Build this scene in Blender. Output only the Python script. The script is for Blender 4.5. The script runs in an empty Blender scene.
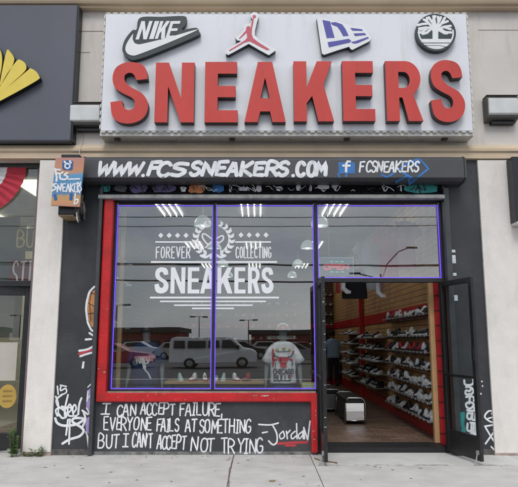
import bpy, bmesh, math, random
from mathutils import Vector, Matrix
from mathutils.geometry import tessellate_polygon
random.seed(7)
R = math.radians
PI = math.pi
scene = bpy.context.scene
COL = scene.collection

# ------------------------------------------------------------------ camera
CAM_D, CAM_H, FPX = 8.5, 1.586, 590.0
PITCH = math.atan(95 / FPX)
cam_data = bpy.data.cameras.new('camera')
cam = bpy.data.objects.new('camera', cam_data)
COL.objects.link(cam)
cam.location = (0, -CAM_D, CAM_H)
cam.rotation_euler = (PI / 2 + PITCH, 0, 0)
cam_data.sensor_width = 36
cam_data.lens = 36 * FPX / 518
cam_data.clip_start = 0.05
cam_data.clip_end = 2000
scene.camera = cam

# ------------------------------------------------------------------ world and sun (overcast day)
world = bpy.data.worlds.new('World')
scene.world = world
world.use_nodes = True
wn, wl = world.node_tree.nodes, world.node_tree.links
wn.clear()
w_out = wn.new('ShaderNodeOutputWorld')
w_bg = wn.new('ShaderNodeBackground')
w_sky = wn.new('ShaderNodeTexSky')
w_sky.sky_type = 'NISHITA'
w_sky.sun_disc = False
w_sky.sun_elevation = R(52)
w_sky.sun_rotation = R(190)
w_tc = wn.new('ShaderNodeTexCoord')
w_map = wn.new('ShaderNodeMapping')
w_map.inputs['Scale'].default_value = (1.0, 1.0, 3.2)
w_noise = wn.new('ShaderNodeTexNoise')
w_noise.inputs['Scale'].default_value = 1.9
w_noise.inputs['Detail'].default_value = 5
w_noise.inputs['Roughness'].default_value = 0.5
w_ramp = wn.new('ShaderNodeValToRGB')
w_ramp.color_ramp.elements[0].position = 0.36
w_ramp.color_ramp.elements[0].color = (5.4, 6.0, 6.9, 1)
w_ramp.color_ramp.elements[1].position = 0.66
w_ramp.color_ramp.elements[1].color = (11.0, 11.3, 11.7, 1)
w_mix = wn.new('ShaderNodeMixRGB')
w_mix.inputs['Fac'].default_value = 0.86
wl.new(w_tc.outputs['Generated'], w_map.inputs['Vector'])
wl.new(w_map.outputs['Vector'], w_noise.inputs['Vector'])
wl.new(w_noise.outputs['Fac'], w_ramp.inputs['Fac'])
wl.new(w_sky.outputs['Color'], w_mix.inputs['Color1'])
wl.new(w_ramp.outputs['Color'], w_mix.inputs['Color2'])
wl.new(w_mix.outputs['Color'], w_bg.inputs['Color'])
w_bg.inputs['Strength'].default_value = 0.10
wl.new(w_bg.outputs['Background'], w_out.inputs['Surface'])

sun_d = bpy.data.lights.new('sun', 'SUN')
sun_d.energy = 1.3
sun_d.angle = R(22)
sun_d.color = (1.0, 0.96, 0.9)
sun = bpy.data.objects.new('sun', sun_d)
COL.objects.link(sun)
sun.rotation_euler = (R(38), 0, R(-3))
sun.location = (0, -20, 30)

scene.view_settings.view_transform = 'Standard'
scene.view_settings.look = 'None'
scene.view_settings.gamma = 1
scene.view_settings.exposure = 0.32
scene.view_settings.use_curve_mapping = False
scene.render.engine = 'CYCLES'
scene.cycles.max_bounces = 10
scene.cycles.transparent_max_bounces = 16
scene.cycles.caustics_reflective = False
scene.cycles.caustics_refractive = False

# ------------------------------------------------------------------ survey: sight line through a photo point meets the real plane y = Y
def W(px, py, Y=0.0):
    u = (px - 259) / FPX
    v = (243.5 - py) / FPX
    t = (Y + CAM_D) / (math.cos(PITCH) - v * math.sin(PITCH))
    return u * t, CAM_H + t * (math.sin(PITCH) + v * math.cos(PITCH))

# ------------------------------------------------------------------ materials
MATS = {}
def mat(name, col, rough=0.6, metal=0.0, var=0.12, scale=6.0, bump=0.0, bscale=40.0, spec=0.4, grime=None, gscale=1.3, emit=0.0, streak=None, gpos=(0.5, 0.75)):
    if name in MATS:
        return MATS[name]
    m = bpy.data.materials.new(name)
    m.use_nodes = True
    n, l = m.node_tree.nodes, m.node_tree.links
    b = n['Principled BSDF']
    b.inputs['Roughness'].default_value = rough
    b.inputs['Metallic'].default_value = metal
    b.inputs['Specular IOR Level'].default_value = spec
    tc = n.new('ShaderNodeTexCoord')
    no = n.new('ShaderNodeTexNoise')
    no.inputs['Scale'].default_value = scale
    no.inputs['Detail'].default_value = 6
    l.new(tc.outputs['Object'], no.inputs['Vector'])
    rp = n.new('ShaderNodeValToRGB')
    rp.color_ramp.elements[0].position = 0.3
    rp.color_ramp.elements[1].position = 0.7
    rp.color_ramp.elements[0].color = tuple(max(0, c * (1 - var)) for c in col) + (1,)
    rp.color_ramp.elements[1].color = tuple(min(1, c * (1 + var)) for c in col) + (1,)
    l.new(no.outputs['Fac'], rp.inputs['Fac'])
    last = rp.outputs['Color']
    if grime:
        g = n.new('ShaderNodeTexNoise')
        g.inputs['Scale'].default_value = gscale
        g.inputs['Detail'].default_value = 9
        g.inputs['Roughness'].default_value = 0.7
        if streak:
            mp = n.new('ShaderNodeMapping'); mp.inputs['Scale'].default_value = streak
            l.new(tc.outputs['Object'], mp.inputs['Vector']); l.new(mp.outputs['Vector'], g.inputs['Vector'])
        else:
            l.new(tc.outputs['Object'], g.inputs['Vector'])
        gr = n.new('ShaderNodeValToRGB')
        gr.color_ramp.elements[0].position = gpos[0]
        gr.color_ramp.elements[0].color = (0, 0, 0, 1)
        gr.color_ramp.elements[1].position = gpos[1]
        gr.color_ramp.elements[1].color = (1, 1, 1, 1)
        l.new(g.outputs['Fac'], gr.inputs['Fac'])
        mx = n.new('ShaderNodeMixRGB')
        mx.inputs['Color2'].default_value = tuple(grime) + (1,)
        l.new(gr.outputs['Color'], mx.inputs['Fac'])
        l.new(last, mx.inputs['Color1'])
        last = mx.outputs['Color']
    l.new(last, b.inputs['Base Color'])
    if bump:
        bn = n.new('ShaderNodeTexNoise')
        bn.inputs['Scale'].default_value = bscale
        bn.inputs['Detail'].default_value = 4
        l.new(tc.outputs['Object'], bn.inputs['Vector'])
        bp = n.new('ShaderNodeBump')
        bp.inputs['Strength'].default_value = bump
        bp.inputs['Distance'].default_value = 0.01
        l.new(bn.outputs['Fac'], bp.inputs['Height'])
        l.new(bp.outputs['Normal'], b.inputs['Normal'])
    if emit:
        b.inputs['Emission Color'].default_value = tuple(col) + (1,)
        b.inputs['Emission Strength'].default_value = emit
    MATS[name] = m
    return m

def slat_mat(name, col, dark, pitch=0.1, rough=0.6):
    """boards with a dark horizontal groove every `pitch` metres"""
    m = mat(name, col, rough, var=0.18, scale=3.0)
    n, l = m.node_tree.nodes, m.node_tree.links
    b = n['Principled BSDF']
    src = b.inputs['Base Color'].links[0].from_socket
    tc = n.new('ShaderNodeTexCoord')
    sp = n.new('ShaderNodeSeparateXYZ')
    l.new(tc.outputs['Object'], sp.inputs[0])
    dv = n.new('ShaderNodeMath'); dv.operation = 'DIVIDE'; dv.inputs[1].default_value = pitch
    fr = n.new('ShaderNodeMath'); fr.operation = 'FRACT'
    lt = n.new('ShaderNodeMath'); lt.operation = 'LESS_THAN'; lt.inputs[1].default_value = 0.12
    l.new(sp.outputs['Z'], dv.inputs[0]); l.new(dv.outputs[0], fr.inputs[0]); l.new(fr.outputs[0], lt.inputs[0])
    mx = n.new('ShaderNodeMixRGB')
    mx.inputs['Color2'].default_value = tuple(dark) + (1,)
    l.new(lt.outputs[0], mx.inputs['Fac']); l.new(src, mx.inputs['Color1'])
    l.new(mx.outputs['Color'], b.inputs['Base Color'])
    return m

def floor_mat(name, c1, c2, mortar):
    m = bpy.data.materials.new(name)
    m.use_nodes = True
    n, l = m.node_tree.nodes, m.node_tree.links
    b = n['Principled BSDF']
    b.inputs['Roughness'].default_value = 0.45
    tc = n.new('ShaderNodeTexCoord')
    br = n.new('ShaderNodeTexBrick')
    br.inputs['Scale'].default_value = 1.0
    br.inputs['Brick Width'].default_value = 0.26
    br.inputs['Row Height'].default_value = 0.13
    br.inputs['Mortar Size'].default_value = 0.006
    br.inputs['Color1'].default_value = tuple(c1) + (1,)
    br.inputs['Color2'].default_value = tuple(c2) + (1,)
    br.inputs['Mortar'].default_value = tuple(mortar) + (1,)
    l.new(tc.outputs['Object'], br.inputs['Vector'])
    no = n.new('ShaderNodeTexNoise')
    no.inputs['Scale'].default_value = 2.5
    no.inputs['Detail'].default_value = 8
    l.new(tc.outputs['Object'], no.inputs['Vector'])
    mx = n.new('ShaderNodeMixRGB'); mx.blend_type = 'MULTIPLY'
    mx.inputs['Fac'].default_value = 0.6
    l.new(br.outputs['Color'], mx.inputs['Color1']); l.new(no.outputs['Color'], mx.inputs['Color2'])
    l.new(br.outputs['Color'], b.inputs['Base Color'])
    mr = n.new('ShaderNodeMapRange')
    mr.inputs['To Min'].default_value = 0.35; mr.inputs['To Max'].default_value = 0.65
    l.new(no.outputs['Fac'], mr.inputs['Value']); l.new(mr.outputs[0], b.inputs['Roughness'])
    return m

def glass_mat(name, refl=0.1, tint=(0.93, 0.96, 0.95)):
    m = bpy.data.materials.new(name)
    m.use_nodes = True
    n, l = m.node_tree.nodes, m.node_tree.links
    n.clear()
    out = n.new('ShaderNodeOutputMaterial')
    tr = n.new('ShaderNodeBsdfTransparent'); tr.inputs['Color'].default_value = tuple(tint) + (1,)
    gl = n.new('ShaderNodeBsdfGlossy'); gl.inputs['Roughness'].default_value = 0.0
    lw = n.new('ShaderNodeLayerWeight'); lw.inputs['Blend'].default_value = 0.5
    pw = n.new('ShaderNodeMath'); pw.operation = 'POWER'; pw.inputs[1].default_value = 5
    ad = n.new('ShaderNodeMath'); ad.operation = 'MULTIPLY_ADD'; ad.inputs[1].default_value = 0.5; ad.inputs[2].default_value = refl; ad.use_clamp = True
    l.new(lw.outputs['Facing'], pw.inputs[0]); l.new(pw.outputs[0], ad.inputs[0])
    # slight waviness of plate glass
    tc = n.new('ShaderNodeTexCoord')
    no = n.new('ShaderNodeTexNoise'); no.inputs['Scale'].default_value = 1.2; no.inputs['Detail'].default_value = 1
    bp = n.new('ShaderNodeBump'); bp.inputs['Strength'].default_value = 0.04; bp.inputs['Distance'].default_value = 0.02
    l.new(tc.outputs['Object'], no.inputs['Vector']); l.new(no.outputs['Fac'], bp.inputs['Height'])
    l.new(bp.outputs['Normal'], gl.inputs['Normal'])
    mx = n.new('ShaderNodeMixShader')
    l.new(ad.outputs[0], mx.inputs[0]); l.new(tr.outputs[0], mx.inputs[1]); l.new(gl.outputs[0], mx.inputs[2])
    l.new(mx.outputs[0], out.inputs['Surface'])
    return m

M_STUCCO = mat('stucco', (0.63, 0.585, 0.545), 0.9, var=0.06, scale=1.6, bump=0.25, bscale=120, grime=(0.47, 0.42, 0.385), gscale=1.6, streak=(2.2, 2.2, .35), gpos=(.5, .8))
M_PILASTER = mat('pilaster_paint', (0.74, 0.695, 0.655), 0.85, var=0.05, scale=5.0, bump=0.35, bscale=70, grime=(0.60, 0.55, 0.51), gscale=2.6, streak=(1.6, 1.6, .5), gpos=(.5, .8))
M_TAN = mat('cornice_paint', (0.58, 0.46, 0.33), 0.8, var=0.08, scale=2.0, bump=0.1)
M_TANLIGHT = mat('cornice_pale_paint', (0.55, 0.45, 0.34), 0.8, var=0.08, scale=2.0, bump=0.1)
M_CHAR = mat('charcoal_paint', (0.036, 0.038, 0.043), 0.55, var=0.15, scale=2.5, bump=0.25, bscale=60, grime=(0.06, 0.06, 0.063), gscale=1.5)
M_BULK = mat('bulkhead_paint', (0.042, 0.044, 0.05), 0.55, var=0.15, scale=3, bump=0.3, bscale=50, grime=(0.085, 0.085, 0.085), gscale=2.4)
M_BLACK = mat('black_metal', (0.012, 0.012, 0.014), 0.42, var=0.3, scale=8, spec=0.5)
M_SHUTTER = mat('shutter_metal', (0.06, 0.062, 0.07), 0.45, var=0.1, scale=2, spec=0.5)
M_STEEL = mat('galvanised_bar', (0.36, 0.36, 0.35), 0.5, metal=0.3, var=0.2, scale=7, grime=(0.15, 0.14, 0.13), gscale=5)
M_RED = mat('red_gloss_paint', (0.50, 0.018, 0.02), 0.38, var=0.15, scale=4, bump=.3, bscale=30, grime=(0.27, 0.025, 0.022), gscale=5)
M_REDLETTER = mat('red_sign_face', (0.55, 0.052, 0.042), 0.5, var=0.07, scale=1.5, grime=(0.44, 0.045, 0.04), gscale=2.4, streak=(1.5, 1.5, .3))
M_LETTERSIDE = mat('letter_return', (0.055, 0.03, 0.032), 0.5)
M_SIGNWHITE = mat('sign_white_face', (0.74, 0.75, 0.79), 0.45, var=0.03, scale=0.9, grime=(0.60, 0.59, 0.59), gscale=2.0, streak=(2.5, 2.5, .22), gpos=(.52, .85))
M_SIGNEDGE = mat('sign_edge_metal', (0.64, 0.63, 0.59), 0.6, var=0.1, grime=(0.32, 0.29, 0.24), gscale=6)
M_TRIM = mat('trim_clip_white', (0.66, 0.64, 0.60), 0.5, var=0.1)
M_EMBWHITE = mat('emblem_white', (0.77, 0.78, 0.80), 0.45, var=0.03)
M_EMBDARK = mat('emblem_dark', (0.035, 0.05, 0.055), 0.45)
M_EMBRED = mat('emblem_red', (0.55, 0.10, 0.14), 0.5, var=0.06)
M_EMBBLUE = mat('emblem_blue', (0.085, 0.085, 0.36), 0.5, var=0.06)
M_WHITEPAINT = mat('white_spray_paint', (0.74, 0.76, 0.79), 0.6, var=0.1, scale=12, grime=(0.36, 0.37, 0.39), gscale=16, gpos=(.53, .80))
M_VINYL = mat('white_vinyl', (0.80, 0.81, 0.84), 0.5, var=0.03)
M_FB = mat('blue_spray_paint', (0.035, 0.17, 0.46), 0.55, var=0.15, scale=8)
M_TEAL = mat('teal_spray_paint', (0.03, 0.30, 0.30), 0.55, var=0.2, scale=8)
M_PURPLE = mat('purple_spray_paint', (0.13, 0.09, 0.22), 0.55, var=0.2, scale=8)
M_LILAC = mat('lilac_spray_paint', (0.33, 0.26, 0.52), 0.6, var=0.12, scale=8)
M_ORANGE = mat('orange_spray_paint', (0.55, 0.20, 0.07), 0.55, var=0.25, scale=9)
M_REDPAINT = mat('red_spray_paint', (0.48, 0.05, 0.06), 0.55, var=0.15, scale=8)
M_BLACKPAINT = mat('black_spray_paint', (0.01, 0.01, 0.012), 0.5)
M_LED = mat('violet_light_strip', (0.15, 0.075, 0.85), 0.4, emit=0.75, var=.25, scale=9)
M_GLASS = glass_mat('window_glass', 0.165)
M_DOORGLASS = glass_mat('door_glass', 0.035, (0.93, 0.95, 0.95))
M_CONCRETE = mat('sidewalk_concrete', (0.545, 0.53, 0.51), 0.9, var=0.10, scale=3.2, bump=0.5, bscale=160, grime=(0.43, 0.415, 0.395), gscale=2.6, gpos=(.50, .80), streak=(.7, 1.6, 1))
M_CONCRETE2 = mat('apron_concrete', (0.58, 0.575, 0.56), 0.9, var=0.06, scale=3.0, bump=0.3, bscale=140, grime=(0.49, 0.48, 0.47), gscale=2.2)
M_JOINT = mat('joint_dirt', (0.17, 0.12, 0.10), 0.95, var=0.3)
M_ASPHALT = mat('asphalt', (0.085, 0.085, 0.088), 0.9, var=0.15, scale=1.5, bump=0.3, bscale=80)
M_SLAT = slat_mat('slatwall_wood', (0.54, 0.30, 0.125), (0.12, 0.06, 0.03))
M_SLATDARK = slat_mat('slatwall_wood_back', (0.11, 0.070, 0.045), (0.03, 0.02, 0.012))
M_REDSLAT = slat_mat('red_slatwall', (0.42, 0.015, 0.02), (0.14, 0.01, 0.01), 0.22)
M_WOODEDGE = mat('pale_wood_edge', (0.47, 0.29, 0.14), 0.6, var=0.12, scale=5)
M_FLOOR = floor_mat('brown_floor_tiles', (0.21, 0.135, 0.095), (0.12, 0.075, 0.052), (0.045, 0.032, 0.026))
M_CEIL = mat('ceiling_paint', (0.16, 0.16, 0.17), 0.9)
M_TUBE = mat('fluorescent_tube', (1.0, 0.97, 0.90), 0.4, emit=14.0, var=0.0)
M_DOME = mat('dome_glass', (0.70, 0.78, 0.78), 0.3, emit=0.22, var=0.02)
M_BULB = mat('dome_bulb', (1, 0.98, 0.94), 0.3, emit=3.5, var=0.0)
M_SHELF = mat('shelf_grey', (0.22, 0.22, 0.23), 0.4, var=0.1)
M_CHROME = mat('brushed_steel', (0.45, 0.45, 0.46), 0.25, metal=1.0, var=0.06)
M_MIRROR = mat('mirror_silver', (0.85, 0.86, 0.87), 0.03, metal=1.0, var=0.0)
M_LEATHER = mat('black_vinyl_seat', (0.02, 0.02, 0.022), 0.4)
M_MANNEQUIN = mat('grey_mannequin', (0.20, 0.21, 0.22), 0.4, var=0.06)
M_TEE = mat('white_tee_cotton', (0.82, 0.80, 0.82), 0.9, var=0.06, scale=14, bump=1.0, bscale=9, grime=(.55, .42, .48), gscale=9, gpos=(.52, .7))
M_NAVY = mat('navy_cotton', (0.018, 0.032, 0.10), 0.85, var=0.2, bump=1.0, bscale=9)
M_PINK = mat('pink_print', (0.60, 0.30, 0.35), 0.8, var=0.3, scale=20)
M_PRINTWHITE = mat('white_print', (0.74, 0.74, 0.74), 0.8)
M_PRINTRED = mat('red_print', (0.58, 0.06, 0.08), 0.8, var=0.1)
M_PRINTBLACK = mat('charcoal_print', (0.07, 0.06, 0.075), 0.8)
M_PRINTGOLD = mat('mustard_print', (0.50, 0.36, 0.12), 0.8)
M_DENIM = mat('blue_denim', (0.03, 0.06, 0.13), 0.85, var=0.2, scale=15)
M_SKIN = mat('brown_skin', (0.12, 0.06, 0.04), 0.6)
M_HAIR = mat('black_hair', (0.012, 0.010, 0.010), 0.7)
M_LIGHTBLUE = mat('light_blue_cotton', (0.30, 0.48, 0.66), 0.85, var=0.1, scale=8, bump=1.0, bscale=9)
M_DARKBLUE = mat('dark_blue_cotton', (0.018, 0.022, 0.045), 0.85)
M_LAMPMETAL = mat('lamp_bronze', (0.075, 0.07, 0.065), 0.5)
M_LENS = mat('ribbed_lens', (0.60, 0.61, 0.61), 0.22, var=0.1, scale=4, spec=0.7)
M_NSIGN = mat('slate_sign_face', (0.105, 0.112, 0.135), 0.35, var=0.06, scale=1.2)
M_YELLOW = mat('yellow_sign_face', (0.74, 0.58, 0.10), 0.45, var=0.05)
M_LEAF = mat('weed_leaf', (0.11, 0.20, 0.06), 0.7, var=0.35, scale=20)
M_STEM = mat('weed_stem', (0.18, 0.19, 0.09), 0.8)
M_DEADLEAF = mat('dead_leaf', (0.30, 0.20, 0.09), 0.8)
M_VANWHITE = mat('van_white_paint', (0.72, 0.73, 0.74), 0.3, var=0.03)
M_CARGLASS = mat('car_dark_glass', (0.015, 0.017, 0.02), 0.08)
M_TYRE = mat('tyre_rubber', (0.015, 0.015, 0.015), 0.8)
M_CARRED = mat('car_red_paint', (0.32, 0.02, 0.025), 0.3)
M_BRICKRED = mat('red_building', (0.26, 0.045, 0.04), 0.85, var=0.15)
M_DARKROOF = mat('dark_roof', (0.04, 0.04, 0.042), 0.8)
M_POLE = mat('pole_grey', (0.16, 0.16, 0.16), 0.6)
M_TAPE = mat('reflective_tape', (0.60, 0.66, 0.70), 0.4, var=0.2, scale=30)
M_CARD = mat('yellow_card', (0.62, 0.62, 0.20), 0.7)
M_SHOPDIM = mat('shop_plaster', (0.22, 0.21, 0.20), 0.9)

# ------------------------------------------------------------------ mesh builder
class MB:
    def __init__(self):
        self.v, self.f = [], []
    def add(self, vs, fs):
        o = len(self.v)
        self.v += [tuple(p) for p in vs]
        self.f += [tuple(i + o for i in q) for q in fs]
        return self
    def box(self, x0, x1, y0, y1, z0, z1):
        vs = [(x0, y0, z0), (x1, y0, z0), (x1, y1, z0), (x0, y1, z0), (x0, y0, z1), (x1, y0, z1), (x1, y1, z1), (x0, y1, z1)]
        return self.add(vs, [(0, 3, 2, 1), (4, 5, 6, 7), (0, 1, 5, 4), (1, 2, 6, 5), (2, 3, 7, 6), (3, 0, 4, 7)])
    def prism(self, outer, y0, y1, holes=(), back=True):
        """outline in (x,z), front face at y0, back face at y1"""
        loops = [list(outer)] + [list(h) for h in holes]
        flat = [p for lp in loops for p in lp]
        n = len(flat)
        tris = tessellate_polygon([[Vector((p[0], p[1], 0)) for p in lp] for lp in loops])
        vs = [(p[0], y0, p[1]) for p in flat] + [(p[0], y1, p[1]) for p in flat]
        fs = [tuple(t) for t in tris]
        if back:
            fs += [tuple(i + n for i in reversed(t)) for t in tris]
        o = 0
        for lp in loops:
            k = len(lp)
            for i in range(k):
                a, b = o + i, o + (i + 1) % k
                fs.append((a, b, b + n, a + n))
            o += k
        return self.add(vs, fs)
    def strip(self, outer, y0, y1):
        """outline made of two equal rails (left rail then right rail reversed)"""
        n = len(outer); h = n // 2
        self.add([(p[0], y0, p[1]) for p in outer], [(i, i + 1, n - 2 - i, n - 1 - i) for i in range(h - 1)])
        return self.sides(outer, y0, y1)
    def sides(self, outer, y0, y1, holes=()):
        for lp in [list(outer)] + [list(h) for h in holes]:
            k = len(lp)
            vs = [(p[0], y0, p[1]) for p in lp] + [(p[0], y1, p[1]) for p in lp]
            self.add(vs, [(i, (i + 1) % k, (i + 1) % k + k, i + k) for i in range(k)])
        return self
    def prism_x(self, prof, x0, x1):
        """profile in (y,z) swept along x"""
        n = len(prof)
        vs = [(x0, p[0], p[1]) for p in prof] + [(x1, p[0], p[1]) for p in prof]
        fs = [(i, (i + 1) % n, (i + 1) % n + n, i + n) for i in range(n)]
        fs += [tuple(reversed(range(n))), tuple(range(n, 2 * n))]
        return self.add(vs, fs)
    def tube(self, pts, r, n=8, close=True):
        pts = [Vector(p) for p in pts]
        rs = r if isinstance(r, (list, tuple)) else [r] * len(pts)
        vs, fs = [], []
        for i, p in enumerate(pts):
            d = (pts[min(i + 1, len(pts) - 1)] - pts[max(i - 1, 0)]).normalized()
            up = Vector((0, 0, 1)) if abs(d.z) < 0.9 else Vector((1, 0, 0))
            a = d.cross(up).normalized(); b = d.cross(a).normalized()
            for k in range(n):
                t = 2 * PI * k / n
                vs.append(p + (a * math.cos(t) + b * math.sin(t)) * rs[i])
        for i in range(len(pts) - 1):
            for k in range(n):
                fs.append((i * n + k, i * n + (k + 1) % n, (i + 1) * n + (k + 1) % n, (i + 1) * n + k))
        if close:
            fs.append(tuple(range(n))); fs.append(tuple(range((len(pts) - 1) * n, len(pts) * n)))
        return self.add(vs, fs)
    def lathe(self, prof, c, n=24):
        """profile (r,z) about vertical axis through c"""
        vs, fs = [], []
        for (r, z) in prof:
            for k in range(n):
                t = 2 * PI * k / n
                vs.append((c[0] + r * math.cos(t), c[1] + r * math.sin(t), c[2] + z))
        for i in range(len(prof) - 1):
            for k in range(n):
                fs.append((i * n + k, i * n + (k + 1) % n, (i + 1) * n + (k + 1) % n, (i + 1) * n + k))
        return self.add(vs, fs)
    def loft(self, rings, cap=True):
        n = len(rings[0]); vs = [p for r in rings for p in r]; fs = []
        for i in range(len(rings) - 1):
            for k in range(n):
                fs.append((i * n + k, i * n + (k + 1) % n, (i + 1) * n + (k + 1) % n, (i + 1) * n + k))
        if cap:
            fs.append(tuple(reversed(range(n)))); fs.append(tuple(range((len(rings) - 1) * n, len(rings) * n)))
        return self.add(vs, fs)
    def ribbon(self, pts, w, surf, off, thick=0.0007, closed=False):
        """one brush stroke lying on the surface y = surf(x,z)"""
        P = [Vector((p[0], p[1])) for p in pts]
        Q = []
        for i in range(len(P) - 1):
            L = (P[i + 1] - P[i]).length
            k = max(1, int(L / max(w * 0.9, 0.03)))
            for j in range(k):
                Q.append(P[i].lerp(P[i + 1], j / k))
        Q.append(P[-1])
        if len(Q) < 2:
            return self
        d0 = (Q[1] - Q[0]).normalized(); d1 = (Q[-1] - Q[-2]).normalized()
        Q = [Q[0] - d0 * w * 0.35] + Q + [Q[-1] + d1 * w * 0.35]
        vs, fs = [], []
        N = len(Q)
        for i, p in enumerate(Q):
            d = (Q[min(i + 1, N - 1)] - Q[max(i - 1, 0)])
            if d.length < 1e-6: d = d0
            d = d.normalized()
            nrm = Vector((-d.y, d.x))
            ww = w / 2 * (0.55 if i in (0, N - 1) else 1.0)
            for s, h in ((-1, 0), (0, thick), (1, 0)):
                q = p + nrm * ww * s
                vs.append((q.x, surf(q.x, q.y) - off - h, q.y))
        for i in range(N - 1):
            for k in (0, 1):
                a = i * 3 + k
                fs.append((a, a + 1, a + 4, a + 3))
        return self.add(vs, fs)

ORIGIN = {}
def T(name, label, cat, loc=(0, 0, 0), group=None, rz=0.0):
    o = bpy.data.objects.new(name, None)
    o.empty_display_size = 0.1
    COL.objects.link(o)
    o.location = loc
    o.rotation_euler = (0, 0, rz)
    o['label'] = label; o['category'] = cat
    if group: o['group'] = group
    ORIGIN[o.name] = Vector(loc)
    return o
def tag(o, label, cat, group=None):
    o['label'] = label; o['category'] = cat
    if group: o['group'] = group
    return o
def smooth_mesh(me, ang=None):
    for p in me.polygons: p.use_smooth = True
def O(name, mb, m, parent=None, smooth=False, bevel=0.0, local=False, loc=None, rz=0.0, label=None):
    """link one mesh; vertices given in world coordinates unless local"""
    org = Vector((0, 0, 0))
    if parent is not None and not local:
        org = ORIGIN.get(parent.name, Vector((0, 0, 0)))
    me = bpy.data.meshes.new(name)
    me.from_pydata([tuple(Vector(p) - org) for p in mb.v], [], mb.f)
    bm = bmesh.new(); bm.from_mesh(me)
    bmesh.ops.recalc_face_normals(bm, faces=bm.faces)
    bm.to_mesh(me); bm.free()
    me.materials.append(m)
    if smooth: smooth_mesh(me)
    o = bpy.data.objects.new(name, me)
    COL.objects.link(o)
    if parent is not None: o.parent = parent
    if loc is not None: o.location = loc
    if rz: o.rotation_euler = (0, 0, rz)
    ORIGIN[o.name] = org
    if bevel:
        b = o.modifiers.new('bevel', 'BEVEL'); b.width = bevel; b.segments = 2; b.limit_method = 'ANGLE'; b.angle_limit = R(40)
    if smooth:
        pass
    if label: o['label'] = label
    return o
def structure(o):
    o['kind'] = 'structure'
    return o
def dup(root, loc, rz=None, label=None, scale=None):
    r = root.copy(); COL.objects.link(r); r.location = loc
    if rz is not None: r.rotation_euler = (0, 0, rz)
    if scale: r.scale = scale
    if label: r['label'] = label
    for ch in list(root.children):
        c = ch.copy(); COL.objects.link(c); c.parent = r
        for g in list(ch.children):
            e = g.copy(); COL.objects.link(e); e.parent = c
    return r

# ------------------------------------------------------------------ lettering
def catmull(P, k=8, closed=False):
    P = [Vector((p[0], p[1])) for p in P]
    n = len(P); out = []
    rng = range(n if closed else n - 1)
    for i in rng:
        if closed:
            a, b, c, d = P[(i - 1) % n], P[i], P[(i + 1) % n], P[(i + 2) % n]
        else:
            a, b, c, d = P[max(i - 1, 0)], P[i], P[i + 1], P[min(i + 2, n - 1)]
        for j in range(k):
            t = j / k
            out.append(0.5 * ((2 * b) + (c - a) * t + (2 * a - 5 * b + 4 * c - d) * t * t + (3 * b - a - 3 * c + d) * t ** 3))
    if not closed: out.append(P[-1])
    return [(p.x, p.y) for p in out]
def arc(cx, cy, rx, ry, a0, a1, n=10):
    return [(cx + rx * math.cos(R(a0 + (a1 - a0) * i / n)), cy + ry * math.sin(R(a0 + (a1 - a0) * i / n))) for i in range(n + 1)]

def block(ch, W_, H, t):
    """heavy sign letter: outline and holes inside a W x H box, stem t"""
    b = t * 0.98
    if ch == 'N':
        return [(0, 0), (t, 0), (t, H * .60), (W_ - t * 1.02, 0), (W_, 0), (W_, H), (W_ - t, H), (W_ - t, H * .40), (t * 1.02, H), (0, H)], []
    if ch == 'E':
        return [(0, 0), (W_, 0), (W_, b), (t, b), (t, .5 * H - b * .45), (W_ * .93, .5 * H - b * .45), (W_ * .93, .5 * H + b * .5), (t, .5 * H + b * .5), (t, H - b), (W_ * .97, H - b), (W_ * .97, H), (0, H)], []
    if ch == 'I':
        return [(0, 0), (W_, 0), (W_, H), (0, H)], []
    if ch == 'F':
        return [(0, 0), (t, 0), (t, .44 * H), (W_ * .9, .44 * H), (W_ * .9, .44 * H + b), (t, .44 * H + b), (t, H - b), (W_, H - b), (W_, H), (0, H)], []
    if ch == 'A':
        return [(0, 0), (t * 1.03, 0), (t * 1.15 + .02 * W_, .175 * H), (W_ - t * 1.15 - .02 * W_, .175 * H), (W_ - t * 1.03, 0), (W_, 0), (W_ / 2 + t * .56, H), (W_ / 2 - t * .56, H)], \
               [[(W_ * .5 - t * .36, .39 * H), (W_ * .5, .74 * H), (W_ * .5 + t * .36, .39 * H)]]
    if ch == 'K':
        return [(0, 0), (t, 0), (t, .30 * H), (t * 1.42, .42 * H), (W_ - t * 1.12, 0), (W_ + .03 * W_, 0), (t * 1.42 + .30 * W_, .60 * H), (W_, H), (W_ - t * 1.18, H), (t, .56 * H), (t, H), (0, H)], []
    if ch == 'R':
        o = [(0, 0), (t, 0), (t, .39 * H), (t * 1.25, .39 * H), (W_ - t * 1.12, 0), (W_, 0), (W_ * .76, .42 * H)]
        o += arc(W_ * .55, .71 * H, W_ * .42, .29 * H, -50, 90, 14) + [(0, H)]
        h = [(t, .55 * H), (t, H - b * .92)] + list(reversed(arc(W_ * .50, (.55 * H + H - b * .92) / 2, W_ * .17, (H - b * .92 - .55 * H) / 2, -90, 90, 10)))
        return o, [h]
    if ch == 'S':
        c1_ = [(168, 140), (152, 107), (130, 98), (108, 112), (110, 145), (140, 178), (200, 215), (230, 270), (222, 328), (190, 364), (138, 380), (85, 370), (52, 335), (40, 262)]
        c2_ = [(98, 253), (108, 288), (132, 306), (158, 295), (164, 265), (148, 238), (100, 212), (60, 180), (46, 125), (60, 72), (98, 44), (140, 38), (190, 50), (216, 82), (225, 133)]
        return [((p[0] - 40) / 190 * W_, (380 - p[1]) / 342 * H) for p in catmull(c1_, 5) + catmull(c2_, 5)], []
def place(pl, x, z, shear=0.0, skew=0.0):
    return [(x + p[0] + shear * p[1], z + p[1] + skew * p[0]) for p in pl]

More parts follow.
